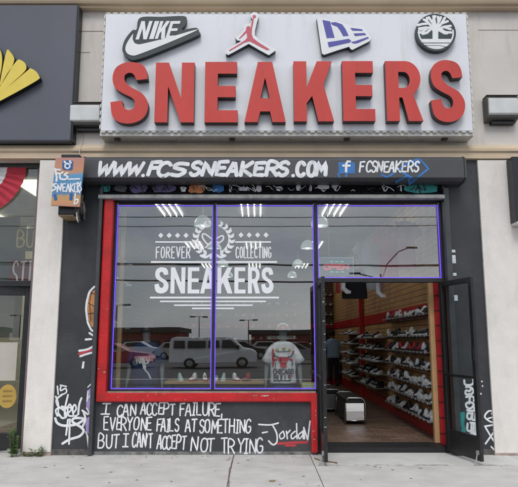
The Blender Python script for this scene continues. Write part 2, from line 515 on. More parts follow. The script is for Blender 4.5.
# single-stroke letters on a unit box (x right, y up)
SF = {
 'A': [[(0, 0), (.42, 1), (.58, 1), (1, 0)], [(.15, .36), (.85, .36)]],
 'B': [[(0, 0), (0, 1), (.7, .92), (.85, .76), (.65, .56), (0, .5)], [(.6, .52), (1, .36), (.9, .1), (.55, 0), (0, 0)]],
 'C': [[(.95, .82), (.7, 1), (.3, .97), (.04, .7), (.04, .3), (.3, .03), (.7, 0), (.98, .16)]],
 'D': [[(0, 0), (0, 1), (.6, .92), (1, .6), (.95, .3), (.6, .03), (0, 0)]],
 'E': [[(1, 1), (0, .97), (0, .02), (1, 0)], [(0, .52), (.8, .54)]],
 'F': [[(1, 1), (0, .96), (0, 0)], [(0, .52), (.8, .55)]],
 'G': [[(.95, .85), (.6, 1), (.2, .88), (.02, .5), (.15, .12), (.55, 0), (.95, .15), (.95, .45), (.55, .45)]],
 'H': [[(0, 1), (0, 0)], [(1, 1), (1, 0)], [(0, .5), (1, .5)]],
 'I': [[(.1, 1), (.95, 1)], [(.52, 1), (.48, 0)], [(0, 0), (.9, 0)]],
 'i': [[(.5, 1), (.5, 0)]],
 'J': [[(0, .95), (1, 1)], [(.7, 1), (.72, .25), (.5, .02), (.2, .05), (.05, .25)]],
 'K': [[(0, 1), (0, 0)], [(.95, 1), (.05, .48), (1, 0)]],
 'L': [[(.05, 1), (0, .02), (1, 0)]],
 'M': [[(0, 0), (.08, 1), (.5, .3), (.92, 1), (1, 0)]],
 'N': [[(0, 0), (.05, 1), (.95, 0), (1, 1)]],
 'O': [[(.5, 1), (.15, .9), (0, .5), (.15, .1), (.5, 0), (.85, .1), (1, .5), (.85, .9), (.5, 1)]],
 'P': [[(0, 0), (.04, 1), (.7, .98), (1, .76), (.75, .52), (.04, .46)]],
 'R': [[(0, 0), (.04, 1), (.7, .98), (.98, .76), (.7, .54), (.04, .48)], [(.4, .5), (1, 0)]],
 'S': [[(.95, .86), (.65, 1), (.2, .92), (.08, .7), (.35, .54), (.75, .46), (.95, .25), (.7, .03), (.3, 0), (.02, .16)]],
 'Z': [[(.95, .95), (.3, 1), (.05, .68), (.9, .4), (.55, .02), (0, .1)]],
 'T': [[(0, .97), (1, 1)], [(.52, .98), (.46, 0)]],
 'U': [[(0, 1), (.04, .25), (.3, 0), (.7, 0), (.96, .25), (1, 1)]],
 'V': [[(0, 1), (.5, 0), (1, 1)]],
 'W': [[(0, 1), (.22, 0), (.52, .8), (.74, 0), (1, 1)]],
 'X': [[(0, 0), (1, 1)], [(0, 1), (1, 0)]],
 'Y': [[(0, 1), (.48, .5), (1, 1)], [(.48, .5), (.42, 0)]],
 '.': [[(.4, .0), (.6, .06)]], ',': [[(.5, .1), (.3, -.25)]], "'": [[(.5, 1), (.4, .78)]], '-': [[(0, .5), (1, .52)]], '_': [[(0, 0), (1, .04)]],
 'a': [[(.95, .55), (.4, .62), (.05, .3), (.3, 0), (.8, .12), (.95, .6), (1, 0)]],
 'd': [[(.9, .5), (.4, .6), (.05, .3), (.3, 0), (.85, .15)], [(.95, 1.05), (.95, 0)]],
 'e': [[(.05, .32), (.9, .36), (.7, .62), (.3, .6), (.03, .3), (.3, 0), (.9, .08)]],
 'o': [[(.5, .62), (.1, .48), (.05, .15), (.4, 0), (.9, .15), (.95, .45), (.5, .62)]],
 'r': [[(.1, .6), (.15, 0)], [(.15, .4), (.5, .62), (.9, .58)]],
 'l': [[(.4, 1.1), (.3, .1), (.6, 0)]],
 't': [[(.4, 1), (.4, .1), (.7, 0)], [(0, .66), (.9, .68)]],
 'f': [[(.78, .93), (.5, .95), (.38, .72), (.38, 0)], [(.05, .56), (.75, .56)]],
}
WID = {'I': .55, 'i': .12, '.': .3, ',': .3, "'": .3, 'M': 1.25, 'W': 1.35, 'L': .8, '-': .6, 'l': .5, 'r': .7, 't': .6, 'J': .9, 'E': .85, 'F': .85, 'S': .9}
STROKE_N = [0]
def text_strokes(mb, s, x0, x1, z0, z1, w, surf, off=0.002, shear=0.0, gap=0.32, jit=0.0, slope=0.0, rng=None, curve=True, grow=0.0):
    """brush the word s into the box x0..x1, z0..z1"""
    rng = rng or random
    ws = [WID.get(c, 1.0) for c in s]
    tot = sum(ws) + gap * (len(s) - 1)
    un = (x1 - x0) / tot
    x = x0
    H = z1 - z0
    for c, wc in zip(s, ws):
        cw = wc * un
        jx, jz, jh = (rng.uniform(-1, 1) * jit * cw * .3, rng.uniform(-1, 1) * jit * H * .10, 1 + rng.uniform(-1, 1) * jit * .12)
        js = shear + rng.uniform(-1, 1) * jit * .10
        for st in SF.get(c, []):
            pts = []
            for (u, v) in st:
                px = x + jx + u * cw + js * v * H
                pz = z0 + jz + v * H * jh + slope * (x - x0 + u * cw)
                pts.append((px, pz))
            if curve and len(pts) > 2 and c not in 'AMNKVWXEFTYIH' and len(pts) > 4:
                pts = catmull(pts, 4)
            STROKE_N[0] += 1
            mb.ribbon(pts, w, surf, off + (STROKE_N[0] % 23) * 0.00013)
        x += cw + gap * un
def stroke_px(mb, pts, w, Y, off=0.002, curve=True, surf=None):
    q = [W(p[0], p[1], Y) for p in pts]
    if curve and len(q) > 2: q = catmull(q, 5)
    STROKE_N[0] += 1
    mb.ribbon(q, w, surf or (lambda x, z: Y), off + (STROKE_N[0] % 23) * 0.00013)
def poly_px(pts, Y, curve=False):
    q = [W(p[0], p[1], Y) for p in pts]
    return catmull(q, 5, True) if curve else q
def crop(pts, ox, oy, s):
    return [(ox + p[0] / s, oy + p[1] / s) for p in pts]
flat = lambda Y: (lambda x, z: Y)

# ================================================================== THE GROUND
g = MB(); g.add([(-400, -600, -.14), (400, -600, -.14), (400, -3.3, -.14), (-400, -3.3, -.14)], [(0, 1, 2, 3)])
structure(O('road', g, M_ASPHALT))
g = MB(); g.add([(-400, -3.3, -.02), (400, -3.3, -.02), (400, 60, -.02), (-400, 60, -.02)], [(0, 1, 2, 3)])
structure(O('ground', g, M_JOINT))
g = MB(); g.box(-60, 60, -3.3, -3.13, -.16, 0.0)
structure(O('kerb', g, M_CONCRETE, bevel=0.02))
g = MB()
for x0, x1 in ((-9, -4.2), (-4.192, -.352), (-.344, .70)):
    g.box(x0, x1, -3.12, .16, -.1, 0.0)
for x0, x1 in ((.708, 3.42), (3.428, 9.0)):
    g.box(x0, x1, -3.12, -.68, -.1, 0.0)
g.box(3.428, 9.0, -.672, .16, -.1, 0.0)
structure(O('sidewalk', g, M_CONCRETE, bevel=0.006))
g = MB(); g.box(.708, 3.42, -.672, .16, -.1, 0.004)
structure(O('entrance_apron', g, M_CONCRETE2, bevel=0.006))
g = MB(); g.box(-30, 30, -14.6, -14.2, -.14, .06)
structure(O('far_kerb', g, M_CONCRETE))

# ================================================================== THE SHOP BUILDING
B = T('shop_building', 'beige stucco shop building with charcoal painted ground floor front and large window', 'building', (0, .4, 0))
XL, XR = -2.86, 3.24            # outer edges of the charcoal piers
# upper stucco wall, ribs of the top cornice, lower moulding
mb = MB(); mb.box(-9, 9, 0, .5, 4.205, 6.62); mb.box(-2.86, 3.24, .03, .5, 3.74, 4.204); O('upper_wall', mb, M_STUCCO, B)
mb = MB(); mb.box(-4.02, -2.34, -.003, 0, 6.28, 6.29); mb.box(-3.0, -2.6, -.003, 0, 5.93, 5.938)
mb.box(3.4, 9, -.003, 0, 6.30, 6.308)
O('stucco_joint', mb, mat('joint_dark_line', (0.22, 0.17, 0.13), .9), B)  # thin dark brown lines along the stucco joints
mb = MB()
mb.prism_x([(.5, 6.62), (-.10, 6.62), (-.10, 6.655), (-.15, 6.665), (-.17, 6.70), (-.17, 6.75), (-.21, 6.765), (-.21, 6.775), (-.24, 6.80), (-.24, 6.88), (-.30, 6.90), (-.30, 7.4), (.5, 7.4)], -9, 9)
O('cornice', mb, M_TAN, B)
for side, (x0, x1) in enumerate(((-9, 9),)):
    mb = MB(); mb.prism_x([(0, 4.44), (-.05, 4.43), (-.07, 4.39), (-.10, 4.37), (-.10, 4.33), (-.075, 4.30), (-.075, 4.22), (0, 4.205)], x0, x1)
    O('moulding', mb, M_TAN, B)
for x0, x1 in ((-3.25, XL), (XR, 4.9)):
    mb = MB(); mb.box(x0, x1, -.055, .3, .012, 4.204); O('pilaster', mb, M_PILASTER, B, bevel=.008)
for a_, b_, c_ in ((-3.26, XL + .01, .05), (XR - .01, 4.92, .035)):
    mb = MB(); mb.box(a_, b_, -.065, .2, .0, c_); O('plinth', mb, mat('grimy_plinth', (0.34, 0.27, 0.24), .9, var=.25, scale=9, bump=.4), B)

# charcoal piers either side of the opening
pierL = MB(); pierL.box(XL + .002, -2.342, -.02, .3, .0, 4.203); pierL = O('painted_pier', pierL, M_CHAR, B)
pierR = MB(); pierR.box(2.775, XR - .002, -.02, .3, .0, 4.203); pierR = O('painted_pier', pierR, M_CHAR, B)
for a_, b_ in ((-2.858, -2.345), (2.85, 3.236)):
    pm = MB(); pm.box(a_, b_, -.024, -.02, .0, .08); O('grime_band', pm, mat('grimy_foot', (.10, .095, .09), .9, var=.4, scale=14, bump=.4), B)
# left pier tag
t = MB()
for st in ([(62, 88), (64, 120)], ):
    pass
def g1(pts, w=.022): stroke_px(t, crop(pts, 50, 375, 6.08), w, -.02, .002)
g1([(45, 68), (50, 118)]); g1([(62, 62), (100, 70)], .02); g1([(68, 64), (64, 95), (95, 82), (100, 105), (78, 118)], .02)
g1([(75, 118), (40, 150), (50, 190), (85, 215), (100, 250), (75, 262), (52, 235)], .028)
g1([(35, 130), (50, 175), (48, 250), (35, 215), (60, 200), (110, 205)], .024)
g1([(110, 120), (92, 200), (90, 250)], .026); g1([(70, 190), (130, 200)], .02)
g1([(108, 235), (132, 205), (120, 178), (108, 205), (112, 245), (140, 250)], .024)
g1([(140, 235), (160, 205), (150, 180), (138, 205), (145, 248), (165, 245)], .024)
g1([(192, 140), (178, 180), (172, 240)], .028)
g1([(32, 262), (45, 292), (85, 308), (160, 300), (205, 268), (150, 262), (138, 285), (185, 315), (205, 340), (180, 372), (120, 392), (75, 418)], .034)
g1([(110, 270), (98, 365)], .026); g1([(122, 268), (116, 420)], .026); g1([(196, 215), (232, 240)], .026); g1([(196, 320), (215, 270), (205, 225)], .03)
O('graffiti_tag', t, M_WHITEPAINT, pierL)
# painted figure fragment at the edge of the left pier: ball, striped cuff, lilac shapes
def C8(pts): return crop(pts, 75, 280, 4.87)
t = MB(); t.prism(poly_px(C8([(98, 45), (80, 60), (63, 95), (58, 140), (65, 190), (80, 225), (98, 240)]), -.02), -.0235, -.02, back=False)
O('painted_ball', t, mat('painted_ball', (.50, .22, .08), .55, var=.35, scale=5), pierL)
t = MB()
for p in ([(78, 60), (98, 70)], [(60, 110), (98, 130)], [(60, 165), (98, 160)], [(82, 60), (72, 110), (78, 200)]): stroke_px(t, C8(p), .008, -.0235, .002)
O('ball_seam', t, M_BLACKPAINT, pierL)
t = MB()
for p in ([(96, 32), (72, 58), (62, 90)], [(60, 95), (55, 145), (62, 200)], [(62, 205), (78, 240), (90, 250)], [(70, 258), (95, 275)], [(52, 290), (80, 288)], [(20, 345), (60, 338), (92, 322)], [(25, 372), (60, 360), (92, 352)], [(42, 400), (38, 428)]): stroke_px(t, C8(p), .03, -.0235, .003)
for p in ([(230, 75), (250, 55)], [(228, 145), (250, 120)], [(225, 160), (232, 100)], [(222, 200), (244, 240)], [(218, 345), (240, 400)], [(225, 360), (238, 470)]): stroke_px(t, crop(p, 50, 375, 6.08), .018, -.0235, .003)
O('white_brushwork', t, M_WHITEPAINT, pierL)
t = MB(); stroke_px(t, C8([(20, 360), (55, 348), (92, 336)]), .035, -.022, .002); O('red_cuff', t, M_REDPAINT, pierL)
t = MB()
t.prism(poly_px(crop([(226, 95), (248, 80), (248, 235), (232, 222), (220, 190), (222, 140)], 50, 375, 6.08), -.02), -.0235, -.02, back=False)
t.prism(poly_px(crop([(248, 246), (225, 262), (216, 300), (220, 340), (236, 362), (248, 350)], 50, 375, 6.08), -.02), -.0235, -.02, back=False)
O('lilac_patch', t, M_LILAC, pierL)
# right pier tags
t = MB()
def g2(pts, w=.024): stroke_px(t, crop(pts, 440, 300, 2.865), w, -.02, .002)
g2([(160, 322), (140, 318), (128, 335), (148, 350), (160, 340), (148, 325)]); g2([(128, 362), (150, 358), (160, 352)]); g2([(130, 365), (148, 395), (160, 412)]); g2([(160, 370), (142, 395), (130, 412)]); g2([(152, 372), (162, 395), (158, 420)], .02)
g2([(146, 420), (160, 432), (168, 424)], .02); g2([(136, 340), (150, 336)], .02); g2([(166, 330), (170, 350), (162, 365)], .02); g2([(168, 380), (158, 400), (170, 415)], .022)
O('graffiti_tag', t, M_WHITEPAINT, pierR)
t = MB()
def g3(pts, w=.03): stroke_px(t, crop(pts, 460, 370, 6.09), w, -.02, .002)
g3([(25, 62), (30, 88), (60, 92), (80, 80), (80, 58)]); g3([(35, 105), (62, 105), (60, 128), (36, 125), (35, 148), (62, 146)]); g3([(70, 108), (82, 130), (66, 150)])
g3([(36, 165), (62, 160), (84, 168), (84, 190)]); g3([(60, 160), (56, 205)]); g3([(36, 205), (58, 195), (84, 210), (62, 235), (40, 225), (36, 205)]); g3([(84, 215), (88, 250)])
g3([(42, 245), (66, 250), (90, 245)]); g3([(46, 262), (44, 290), (62, 300), (70, 270), (50, 262)]); g3([(76, 262), (74, 300), (96, 305)]); g3([(96, 250), (92, 300)])
g3([(46, 325), (44, 365), (60, 372)]); g3([(62, 320), (98, 326)]); g3([(70, 325), (68, 390)]); g3([(84, 330), (82, 400)]); g3([(98, 328), (100, 435)]); g3([(64, 380), (100, 392)])
O('vertical_graffiti', t, M_WHITEPAINT, pierR)
t = MB(); t.prism(poly_px(crop([(0, 265), (20, 255), (30, 262), (26, 330), (34, 370), (14, 415), (4, 405), (10, 360), (2, 320)], 460, 370, 6.09), -.02, True), -.0235, -.02, back=False)
O('teal_patch', t, M_TEAL, pierR)
t = MB()
for (a, b, c, d) in ((133, 70, 8, 8), (137, 98, 10, 8), (108, 108, 10, 12), (127, 145, 6, 8)):
    x, z = W(460 + a / 6.09, 370 + b / 6.09, -.02); t.prism(arc(x, z, .011, .013, 0, 330, 9), -.0235, -.02, back=False)
O('paint_fleck', t, M_WHITEPAINT, pierR)

# bulkhead under the window with the painted saying
bulk = MB(); bulk.box(-2.284, .80, 0, .3, 0, .72)
bulk = O('bulkhead', bulk, M_BULK, B)
t = MB(); rg = random.Random(3)
def word(s, x0, x1, y0, y1, w=.021, jit=.5, shear=.03, gap=.26):
    X0, Z1 = W(x0, y0, 0); X1, Z0 = W(x1, y1, 0)
    text_strokes(t, s, X0 + .01, X1 - .01, Z0 + .012, Z1 - .012, w, flat(0), .002, shear, gap, jit, 0, rg)
word('I', 101.6, 111.8, 402.6, 415); word('CAN', 116.4, 136, 403.5, 416.5); word('ACCEPT', 140, 175, 402.4, 415.5); word('FAILURE,', 179, 223.5, 402.6, 416.5)
word('EVERYONE', 104, 151.6, 416.5, 431); word('FAILS', 156, 179.4, 418, 432); word('AT', 184.5, 197, 418.5, 433); word('SOMETHING', 199, 251, 418.5, 433.5)
word('BUT', 98.5, 119, 433, 448.5); word('I', 122.5, 129.5, 433.5, 447.5); word("CAN'T", 132.2, 153, 433, 448.5); word('ACCEPT', 156, 186.5, 435, 450); word('NOT', 191, 215.5, 437, 452); word('TRYING', 221, 264, 437.5, 454)
# signature, initial taller than the rest
def C7(p): return crop(p, 200, 395, 4.144)
stroke_px(t, C7([(258, 157), (280, 153)]), .02, 0); stroke_px(t, C7([(243, 122), (290, 124), (325, 116)]), .022, 0)
stroke_px(t, C7([(300, 124), (318, 160), (318, 195), (302, 206), (284, 190)]), .022, 0)
stroke_px(t, C7([(345, 150), (330, 165), (335, 182), (350, 172), (345, 150)]), .019, 0); stroke_px(t, C7([(358, 150), (362, 182)]), .019, 0); stroke_px(t, C7([(361, 160), (374, 146)]), .019, 0)
stroke_px(t, C7([(395, 150), (378, 165), (382, 182), (398, 170)]), .019, 0); stroke_px(t, C7([(400, 118), (402, 182)]), .019, 0)
stroke_px(t, C7([(424, 152), (408, 166), (412, 182), (424, 168)]), .019, 0); stroke_px(t, C7([(425, 148), (428, 182)]), .019, 0)
stroke_px(t, C7([(433, 182), (430, 134)]), .021, 0, curve=False); stroke_px(t, C7([(430, 134), (446, 186)]), .021, 0, curve=False); stroke_px(t, C7([(446, 186), (456, 108)]), .021, 0, curve=False)
O('painted_saying', t, M_WHITEPAINT, bulk)
t = MB(); stroke_px(t, C7([(322, 202), (380, 198), (445, 196)]), .035, 0); stroke_px(t, C7([(355, 210), (395, 209)]), .028, 0)
O('red_underline', t, M_REDPAINT, bulk)
t = MB(); t.box(-2.28, .79, -.001, 0, 0, .045); O('grime_strip', t, mat('grey_splash', (.17, .17, .165), .9, var=.5, scale=10, bump=.4), bulk)

# red surround: left post, sill, right leg
mb = MB(); mb.prism([(-2.275, .712), (.722, .712), (.722, .03), (.808, .03), (.808, .835), (-2.135, .835), (-2.135, 3.64), (-2.275, 3.64)], -.06, .2)
red_s = O('red_surround', mb, M_RED, B, bevel=.022)
t = MB(); rgx = random.Random(9)
for k in range(26):
    if rgx.random() < .5: x, z = rgx.uniform(-2.1, .78), rgx.uniform(.735, .82)
    else: x, z = rgx.choice((rgx.uniform(-2.255, -2.155), rgx.uniform(.745, .79))), rgx.uniform(.06, .72) if rgx.random() < .5 else rgx.uniform(.9, 2.2)
    if x > 0 and z > .85 or x < -2.13 and z < .73: continue
    w2, h2 = rgx.uniform(.004, .02), rgx.uniform(.002, .006)
    t.prism([(x - w2, z), (x - w2 * .3, z - h2), (x + w2, z - h2 * .4), (x + w2 * .6, z + h2), (x - w2 * .5, z + h2 * .8)], -.0615, -.06, back=False)
t.prism([(.02, .795), (.09, .79), (.14, .798), (.13, .808), (.05, .807)], -.0618, -.06, back=False)
O('chipped_paint', t, mat('chip_grey', (.45, .40, .38), .8, var=.4, scale=30), red_s)
mb = MB(); mb.box(-2.14, .80, -.0, .2, .836, .85); O('window_ledge', mb, mat('dusty_ledge', (.36, .30, .24), .8, var=.3, scale=9), B)
mb = MB(); mb.box(-2.34, -2.277, .07, .3, .0, 3.7); O('black_filler', mb, M_BLACK, B); mb = MB(); mb.box(.812, .875, .03, .2, .0, .85); O('black_filler', mb, M_BLACK, B)

# header behind the shutter, reveals
mb = MB(); mb.box(-2.44, 2.84, .2, .5, 3.66, 3.739); O('header', mb, M_BLACK, B)

# window frame (black aluminium)
fr = MB()
ZT, ZB, ZTR = 3.62, .852, 2.44
fr.box(-2.135, -2.108, .05, .17, ZB, ZT)
fr.box(-2.108, .808, .052, .17, ZB, .875)
fr.box(-2.108, 2.70, .052, .17, 3.60, ZT + .03)
fr.box(-.678, -.640, .05, .17, .875, 3.60)
fr.box(.810, .862, .045, .17, .852, 3.60)
fr.box(.862, 2.70, .05, .17, 2.395, 2.455)
fr.box(2.670, 2.70, .05, .17, 2.455, 3.60)
frame = O('window_frame', fr, M_BLACK, B, bevel=.004)
for x0, x1, z0, z1 in ((-2.108, -.678, .875, 3.55), (-.640, .810, .875, 3.55), (.862, 2.670, 2.455, 3.55)):
    gm = MB(); gm.box(x0, x1, .104, .112, z0, z1 + .05); O('glass_pane', gm, M_GLASS, frame)
    e = .0155
    sm = MB()
    sm.box(x0 + .004, x0 + e, .088, .1, z0 + .004, z1 - .004); sm.box(x1 - e, x1 - .004, .088, .1, z0 + .004, z1 - .004)
    sm.box(x0 + e, x1 - e, .088, .1, z1 - e, z1 - .004); sm.box(x0 + e, x1 - e, .088, .1, z0 + .004, z0 + e)
    O('light_strip', sm, M_LED, frame)
# vinyl on the glass
t = MB(); Yv = .103; fv = flat(Yv)
for xs, y in (((160.8, 169.2, 177.6, 186), 235.4), ((241, 249.2, 257.6, 266), 235)):
    for px in xs:
        x, z = W(px, y, Yv); s = .039; t.prism([(x - s, z), (x, z - s * 1.05), (x + s, z), (x, z + s * 1.05)], Yv - .002, Yv, back=False)
for x0, x1, y, h in ((155.4, 191, 242, .022), (235, 271, 242, .022), (151, 277, 262, .026), (150, 279, 297.6, .026), (160, 266, 301.4, .02), (174, 252.5, 305.2, .02), (192, 234, 308.4, .02)):
    a, z = W(x0, y, Yv); b_, _ = W(x1, y, Yv); t.box(a, b_, Yv - .002, Yv, z - h / 2, z + h / 2)
def vword(s, x0, x1, y0, y1, w, gap):
    X0, Z1 = W(x0, y0, Yv); X1, Z0 = W(x1, y1, Yv)
    text_strokes(t, s, X0, X1, Z0, Z1, w, fv, .0, 0, gap, 0, 0, random, False)
SF_i = SF['I']; SF['I'] = [[(.5, 1), (.5, 0)]]; WID['I'] = .15; SF_E = SF['E']; SF['E'] = [[(1, 1), (0, 1), (0, 0), (1, 0)], [(0, .52), (.8, .52)]]
vword('FOREVER', 156.5, 190, 247, 258, .018, .55); vword('COLLECTING', 236, 271, 247, 258, .017, .5)
SF['I'] = SF_i; WID['I'] = .55; SF['E'] = SF_E
lw = (('S', 155, 168.3), ('N', 171, 185), ('E', 188, 199.3), ('A', 200.5, 216), ('K', 217.5, 232), ('E', 234.5, 245.5), ('R', 248, 260), ('S', 261.3, 273.5))
for ch, a, b_ in lw:
    x0, z1 = W(a, 267.3, Yv); x1, z0 = W(b_, 293.5, Yv)
    o_, h_ = block(ch, x1 - x0, z1 - z0, .058)
    t.prism(place(o_, x0, z0), Yv - .002, Yv, [place(h, x0, z0) for h in h_], back=False)
# laurel wreath and shoelace bow
def leafpoly(cx, cy, ang, L, w_):
    pts = [(0, 0), (L * .4, w_), (L, 0.02 * L), (L * .4, -w_)]
    c, s = math.cos(ang), math.sin(ang)
    q = [(cx + p[0] * c - p[1] * s, cy + p[0] * s + p[1] * c) for p in pts]
    return [W(190 + p[0] / 9.74, 215 + p[1] / 9.74, Yv) for p in q]
k_ = 0
for sgn in (-1, 1):
    for i in range(8):
        a = R(112 + i * 18.0)
        cx = 228 - sgn * math.cos(a) * 172 * -1 if False else 228 + sgn * (-math.cos(a)) * 172
        cy = 238 + math.sin(a) * 160
        tang = math.atan2(-math.cos(a) * -160 * -1, 1) if False else 0
        # direction along the branch going up and outwards
        dx, dy = sgn * math.sin(a) * 172, math.cos(a) * 160
        th = math.atan2(dy, dx)
        for dth in (-.6, .6):
            k_ += 1
            t.prism(leafpoly(cx, cy, th + dth, 68 - i * 2.0, 17), Yv - .0015 - .0002 * (k_ % 5), Yv, back=False)
def vs(pts, w=.02): 
    q = [W(190 + p[0] / 9.74, 215 + p[1] / 9.74, Yv) for p in pts]; STROKE_N[0] += 1; t.ribbon(catmull(q, 6), w, fv, .0005 + .0002 * (STROKE_N[0] % 9), .001)
vs([(235, 252), (190, 215), (145, 185), (122, 190), (125, 225), (160, 275), (185, 290)], .022); vs([(235, 250), (290, 210), (322, 205), (322, 240), (285, 268), (245, 255)], .022)
vs([(228, 255), (185, 285), (150, 320)], .02); vs([(240, 255), (270, 290), (300, 320), (296, 350)], .014)
vs([(105, 395), (150, 412), (190, 395), (222, 382), (245, 405)], .036); vs([(345, 395), (300, 412), (265, 395), (238, 385), (200, 420)], .036)
t = O('window_lettering', t, M_VINYL, frame)

# threshold and floor, ceiling, inner walls
mb = MB(); mb.add([(.862, .13, .0), (2.66, .13, .0), (2.66, .13, .075), (.862, .13, .075), (.862, .42, .10), (2.66, .42, .10)], [(0, 1, 2, 3), (3, 2, 5, 4)])
O('threshold', mb, mat('black_rubber', (.014, .014, .016), .6), B)
mb = MB(); mb.box(-4.4, 4.4, .42, 13.6, -.015, .1); O('shop_floor', mb, M_FLOOR, B)
mb = MB(); mb.box(-4.4, 4.4, .5, 13.6, 4.1, 4.25); O('ceiling', mb, M_CEIL, B)
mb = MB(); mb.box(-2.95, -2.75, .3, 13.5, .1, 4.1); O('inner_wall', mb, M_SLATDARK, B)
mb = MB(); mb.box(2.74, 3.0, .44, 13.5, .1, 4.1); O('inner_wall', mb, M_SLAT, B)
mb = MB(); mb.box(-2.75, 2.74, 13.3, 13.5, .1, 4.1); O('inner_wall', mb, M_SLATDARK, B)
mb = MB(); mb.box(-9, 9, 13.6, 13.8, 0, 7.3); mb.box(-9, -8.8, .5, 13.6, 0, 7.3); mb.box(8.8, 9, .5, 13.6, 0, 7.3); mb.box(-8.8, 8.8, .5, 13.6, 6.9, 7.1); O('outer_shell', mb, M_SHOPDIM, B)
mb = MB(); mb.box(2.71, 2.74, .46, 13.2, .1, .33); O('red_baseboard', mb, M_RED, B)
mb = MB(); mb.box(2.717, 2.74, .46, 13.2, 1.93, 2.15); O('red_wall_band', mb, M_RED, B)
mb = MB(); mb.box(2.545, 2.615, .36, .44, .1, 2.43); O('wall_end_board', mb, M_WOODEDGE, B)
mb = MB(); mb.box(2.616, 2.84, .30, .44, .0, 2.43); O('red_end_panel', mb, M_REDSLAT, B)
mb = MB(); mb.box(-2.75, -2.3, .30, .34, .1, 3.5); O('inner_wall_return', mb, M_SLAT, B)
mb = MB(); mb.box(-2.09, -2.03, .30, .36, .85, 3.5); O('pale_post', mb, M_WOODEDGE, B)
mb = MB(); mb.box(2.62, 2.71, 6.95, 7.10, .1, 3.2); O('red_column', mb, M_RED, B)
mb = MB(); mb.box(-2.74, 2.73, 13.27, 13.3, 1.95, 2.12); O('red_wall_band', mb, M_RED, B)

# entrance doors: two leaves standing open
def leaf_door(w, h, flip):
    d = MB(); th = .045; y0, y1 = -th / 2, th / 2
    st = .07
    d.box(0, st, y0, y1, 0, h); d.box(w - st, w, y0, y1, 0, h)
    d.box(st, w - st, y0 + .001, y1 - .001, 0, .30); d.box(st, w - st, y0 + .001, y1 - .001, h - .075, h)
    return d
def make_door(x, y, rz, w=.82, h=2.345, z=.05, lab=None):
    o = O('door', leaf_door(w, h, False), M_BLACK, B, local=True, loc=(x, y - .4, z), rz=rz, bevel=.004, label=lab)
    gm = MB(); gm.box(.072, w - .072, -.004, .004, .302, h - .077); O('glass', gm, M_DOORGLASS, o, local=True)
    hb = MB(); hb.box(.06, w - .06, -.05, -.026, 1.02, 1.055); hb.box(.06, .075, -.026, -.02, 1.02, 1.055); hb.box(w - .075, w - .06, -.026, -.02, 1.02, 1.055)
    hb.box(w - .062, w - .022, -.03, -.022, 1.25, 1.42)
    O('push_bar', hb, M_BLACK, o, local=True)
    ks = MB(); ks.tube([(w - .04, -.04, .10), (w - .04, -.06, .02), (w - .035, -.085, -.045)], .009, 6); ks.box(w - .055, w - .025, -.05, -.022, .08, .13)
    O('kickstand', ks, M_STEEL, o, local=True)
    return o
doorR = make_door(2.625, .06, math.atan2(-.80, .20), w=.80, lab='right door leaf swung out past its hinge')
doorL = make_door(.868, .06, math.atan2(-.80, -.025), lab='left door leaf seen edge on')
tp = MB()
rr = random.Random(5)
for i in range(11):
    z = rr.uniform(.3, 2.2); x = .82 - rr.uniform(.01, .04); s_ = rr.uniform(.002, .006)
    tp.box(.8205, .8225, rr.uniform(-.018, .005), rr.uniform(.006, .018), z, z + s_ * 2)
O('worn_paint', tp, mat('worn_grey', (.38, .38, .38), .7), doorL, local=True)
st = MB()
st.box(.736, .78, -.0255, -.0235, 1.26, 1.30); st.box(.736, .78, -.0255, -.0235, 1.32, 1.40)
O('sticker', st, mat('faded_sticker', (.12, .13, .22), .5, var=.3, scale=30), doorR, local=True)
mb = MB(); mb.box(2.70, 2.84, .1, .3, 0, 3.6); O('door_jamb', mb, M_BLACK, B)
mb = MB(); mb.box(.862, .88, .06, .17, 0, 2.395); O('door_jamb', mb, M_BLACK, B)

# ================================================================== ROLLER SHUTTER
S = T('roller_shutter', 'charcoal roller shutter box across the shop front with painted web address', 'shutter', (0, -.1, 3.77))
PROF = [(0, 4.195), (-.23, 4.19), (-.31, 4.14), (-.31, 3.86), (-.24, 3.825), (0, 3.82)]
def box_y(x, z):
    if z > 4.14: return -.31 + (z - 4.14) / .05 * .08
    if z < 3.86: return -.31 + (3.86 - z) / .035 * .07
    return -.31
mb = MB(); mb.prism_x(PROF, -2.52, 2.95); hous = O('housing', mb, M_SHUTTER, S, bevel=.006)
mb = MB()
PC = [(0.0, 4.2), (-.235, 4.196), (-.32, 4.145), (-.32, 3.855), (-.245, 3.815), (0, 3.81)]
mb.prism_x(PC, -2.55, -2.521); O('end_cap', mb, M_SHUTTER, S); mb = MB(); mb.prism_x(PC, 2.951, 2.975); O('end_cap', mb, M_SHUTTER, S)
t = MB(); rg = random.Random(11)
def wshut(s, x0, x1, y0, y1, w, shear=.25, gap=.2, jit=.35):
    X0, Z1 = W(x0, y0, -.31); X1, Z0 = W(x1, y1, -.31)
    text_strokes(t, s, X0, X1, max(Z0, 3.86 + w * .56), min(Z1, 4.14 - w * .62), w, box_y, .0025, shear, gap, jit, 0, rg)
wshut('WWW', 97, 139.5, 162.5, 178, .050, .28, .10); wshut('.', 141, 146, 172, 178, .05, .1)
wshut('F', 147.5, 156, 162.5, 178, .058, .3); wshut('C', 158, 169, 162.5, 177.5, .058, .3); wshut('Z', 172, 186, 163, 178, .058, .3); wshut('SNEA', 190, 237, 162.5, 178, .058, .25, .3); wshut('KERS', 240, 288, 162.5, 178, .058, .2, .3); wshut('.', 291, 296, 173, 178, .05, 0); wshut('COM', 297, 326, 162, 178, .058, .12, .3)
O('web_address', t, M_WHITEPAINT, hous)
t = MB()
x0, z1 = W(337, 158.6, -.31); x1, z0 = W(355, 173.5, -.31)
pl = []
t.add([(x0 + .02, box_y(0, zz) - .0025, zz) for zz in (z0, 4.0, z1)] + [(x1, box_y(0, zz) - .0025, zz) for zz in (z0, 4.0, z1)], [(0, 3, 4, 1), (1, 4, 5, 2)])
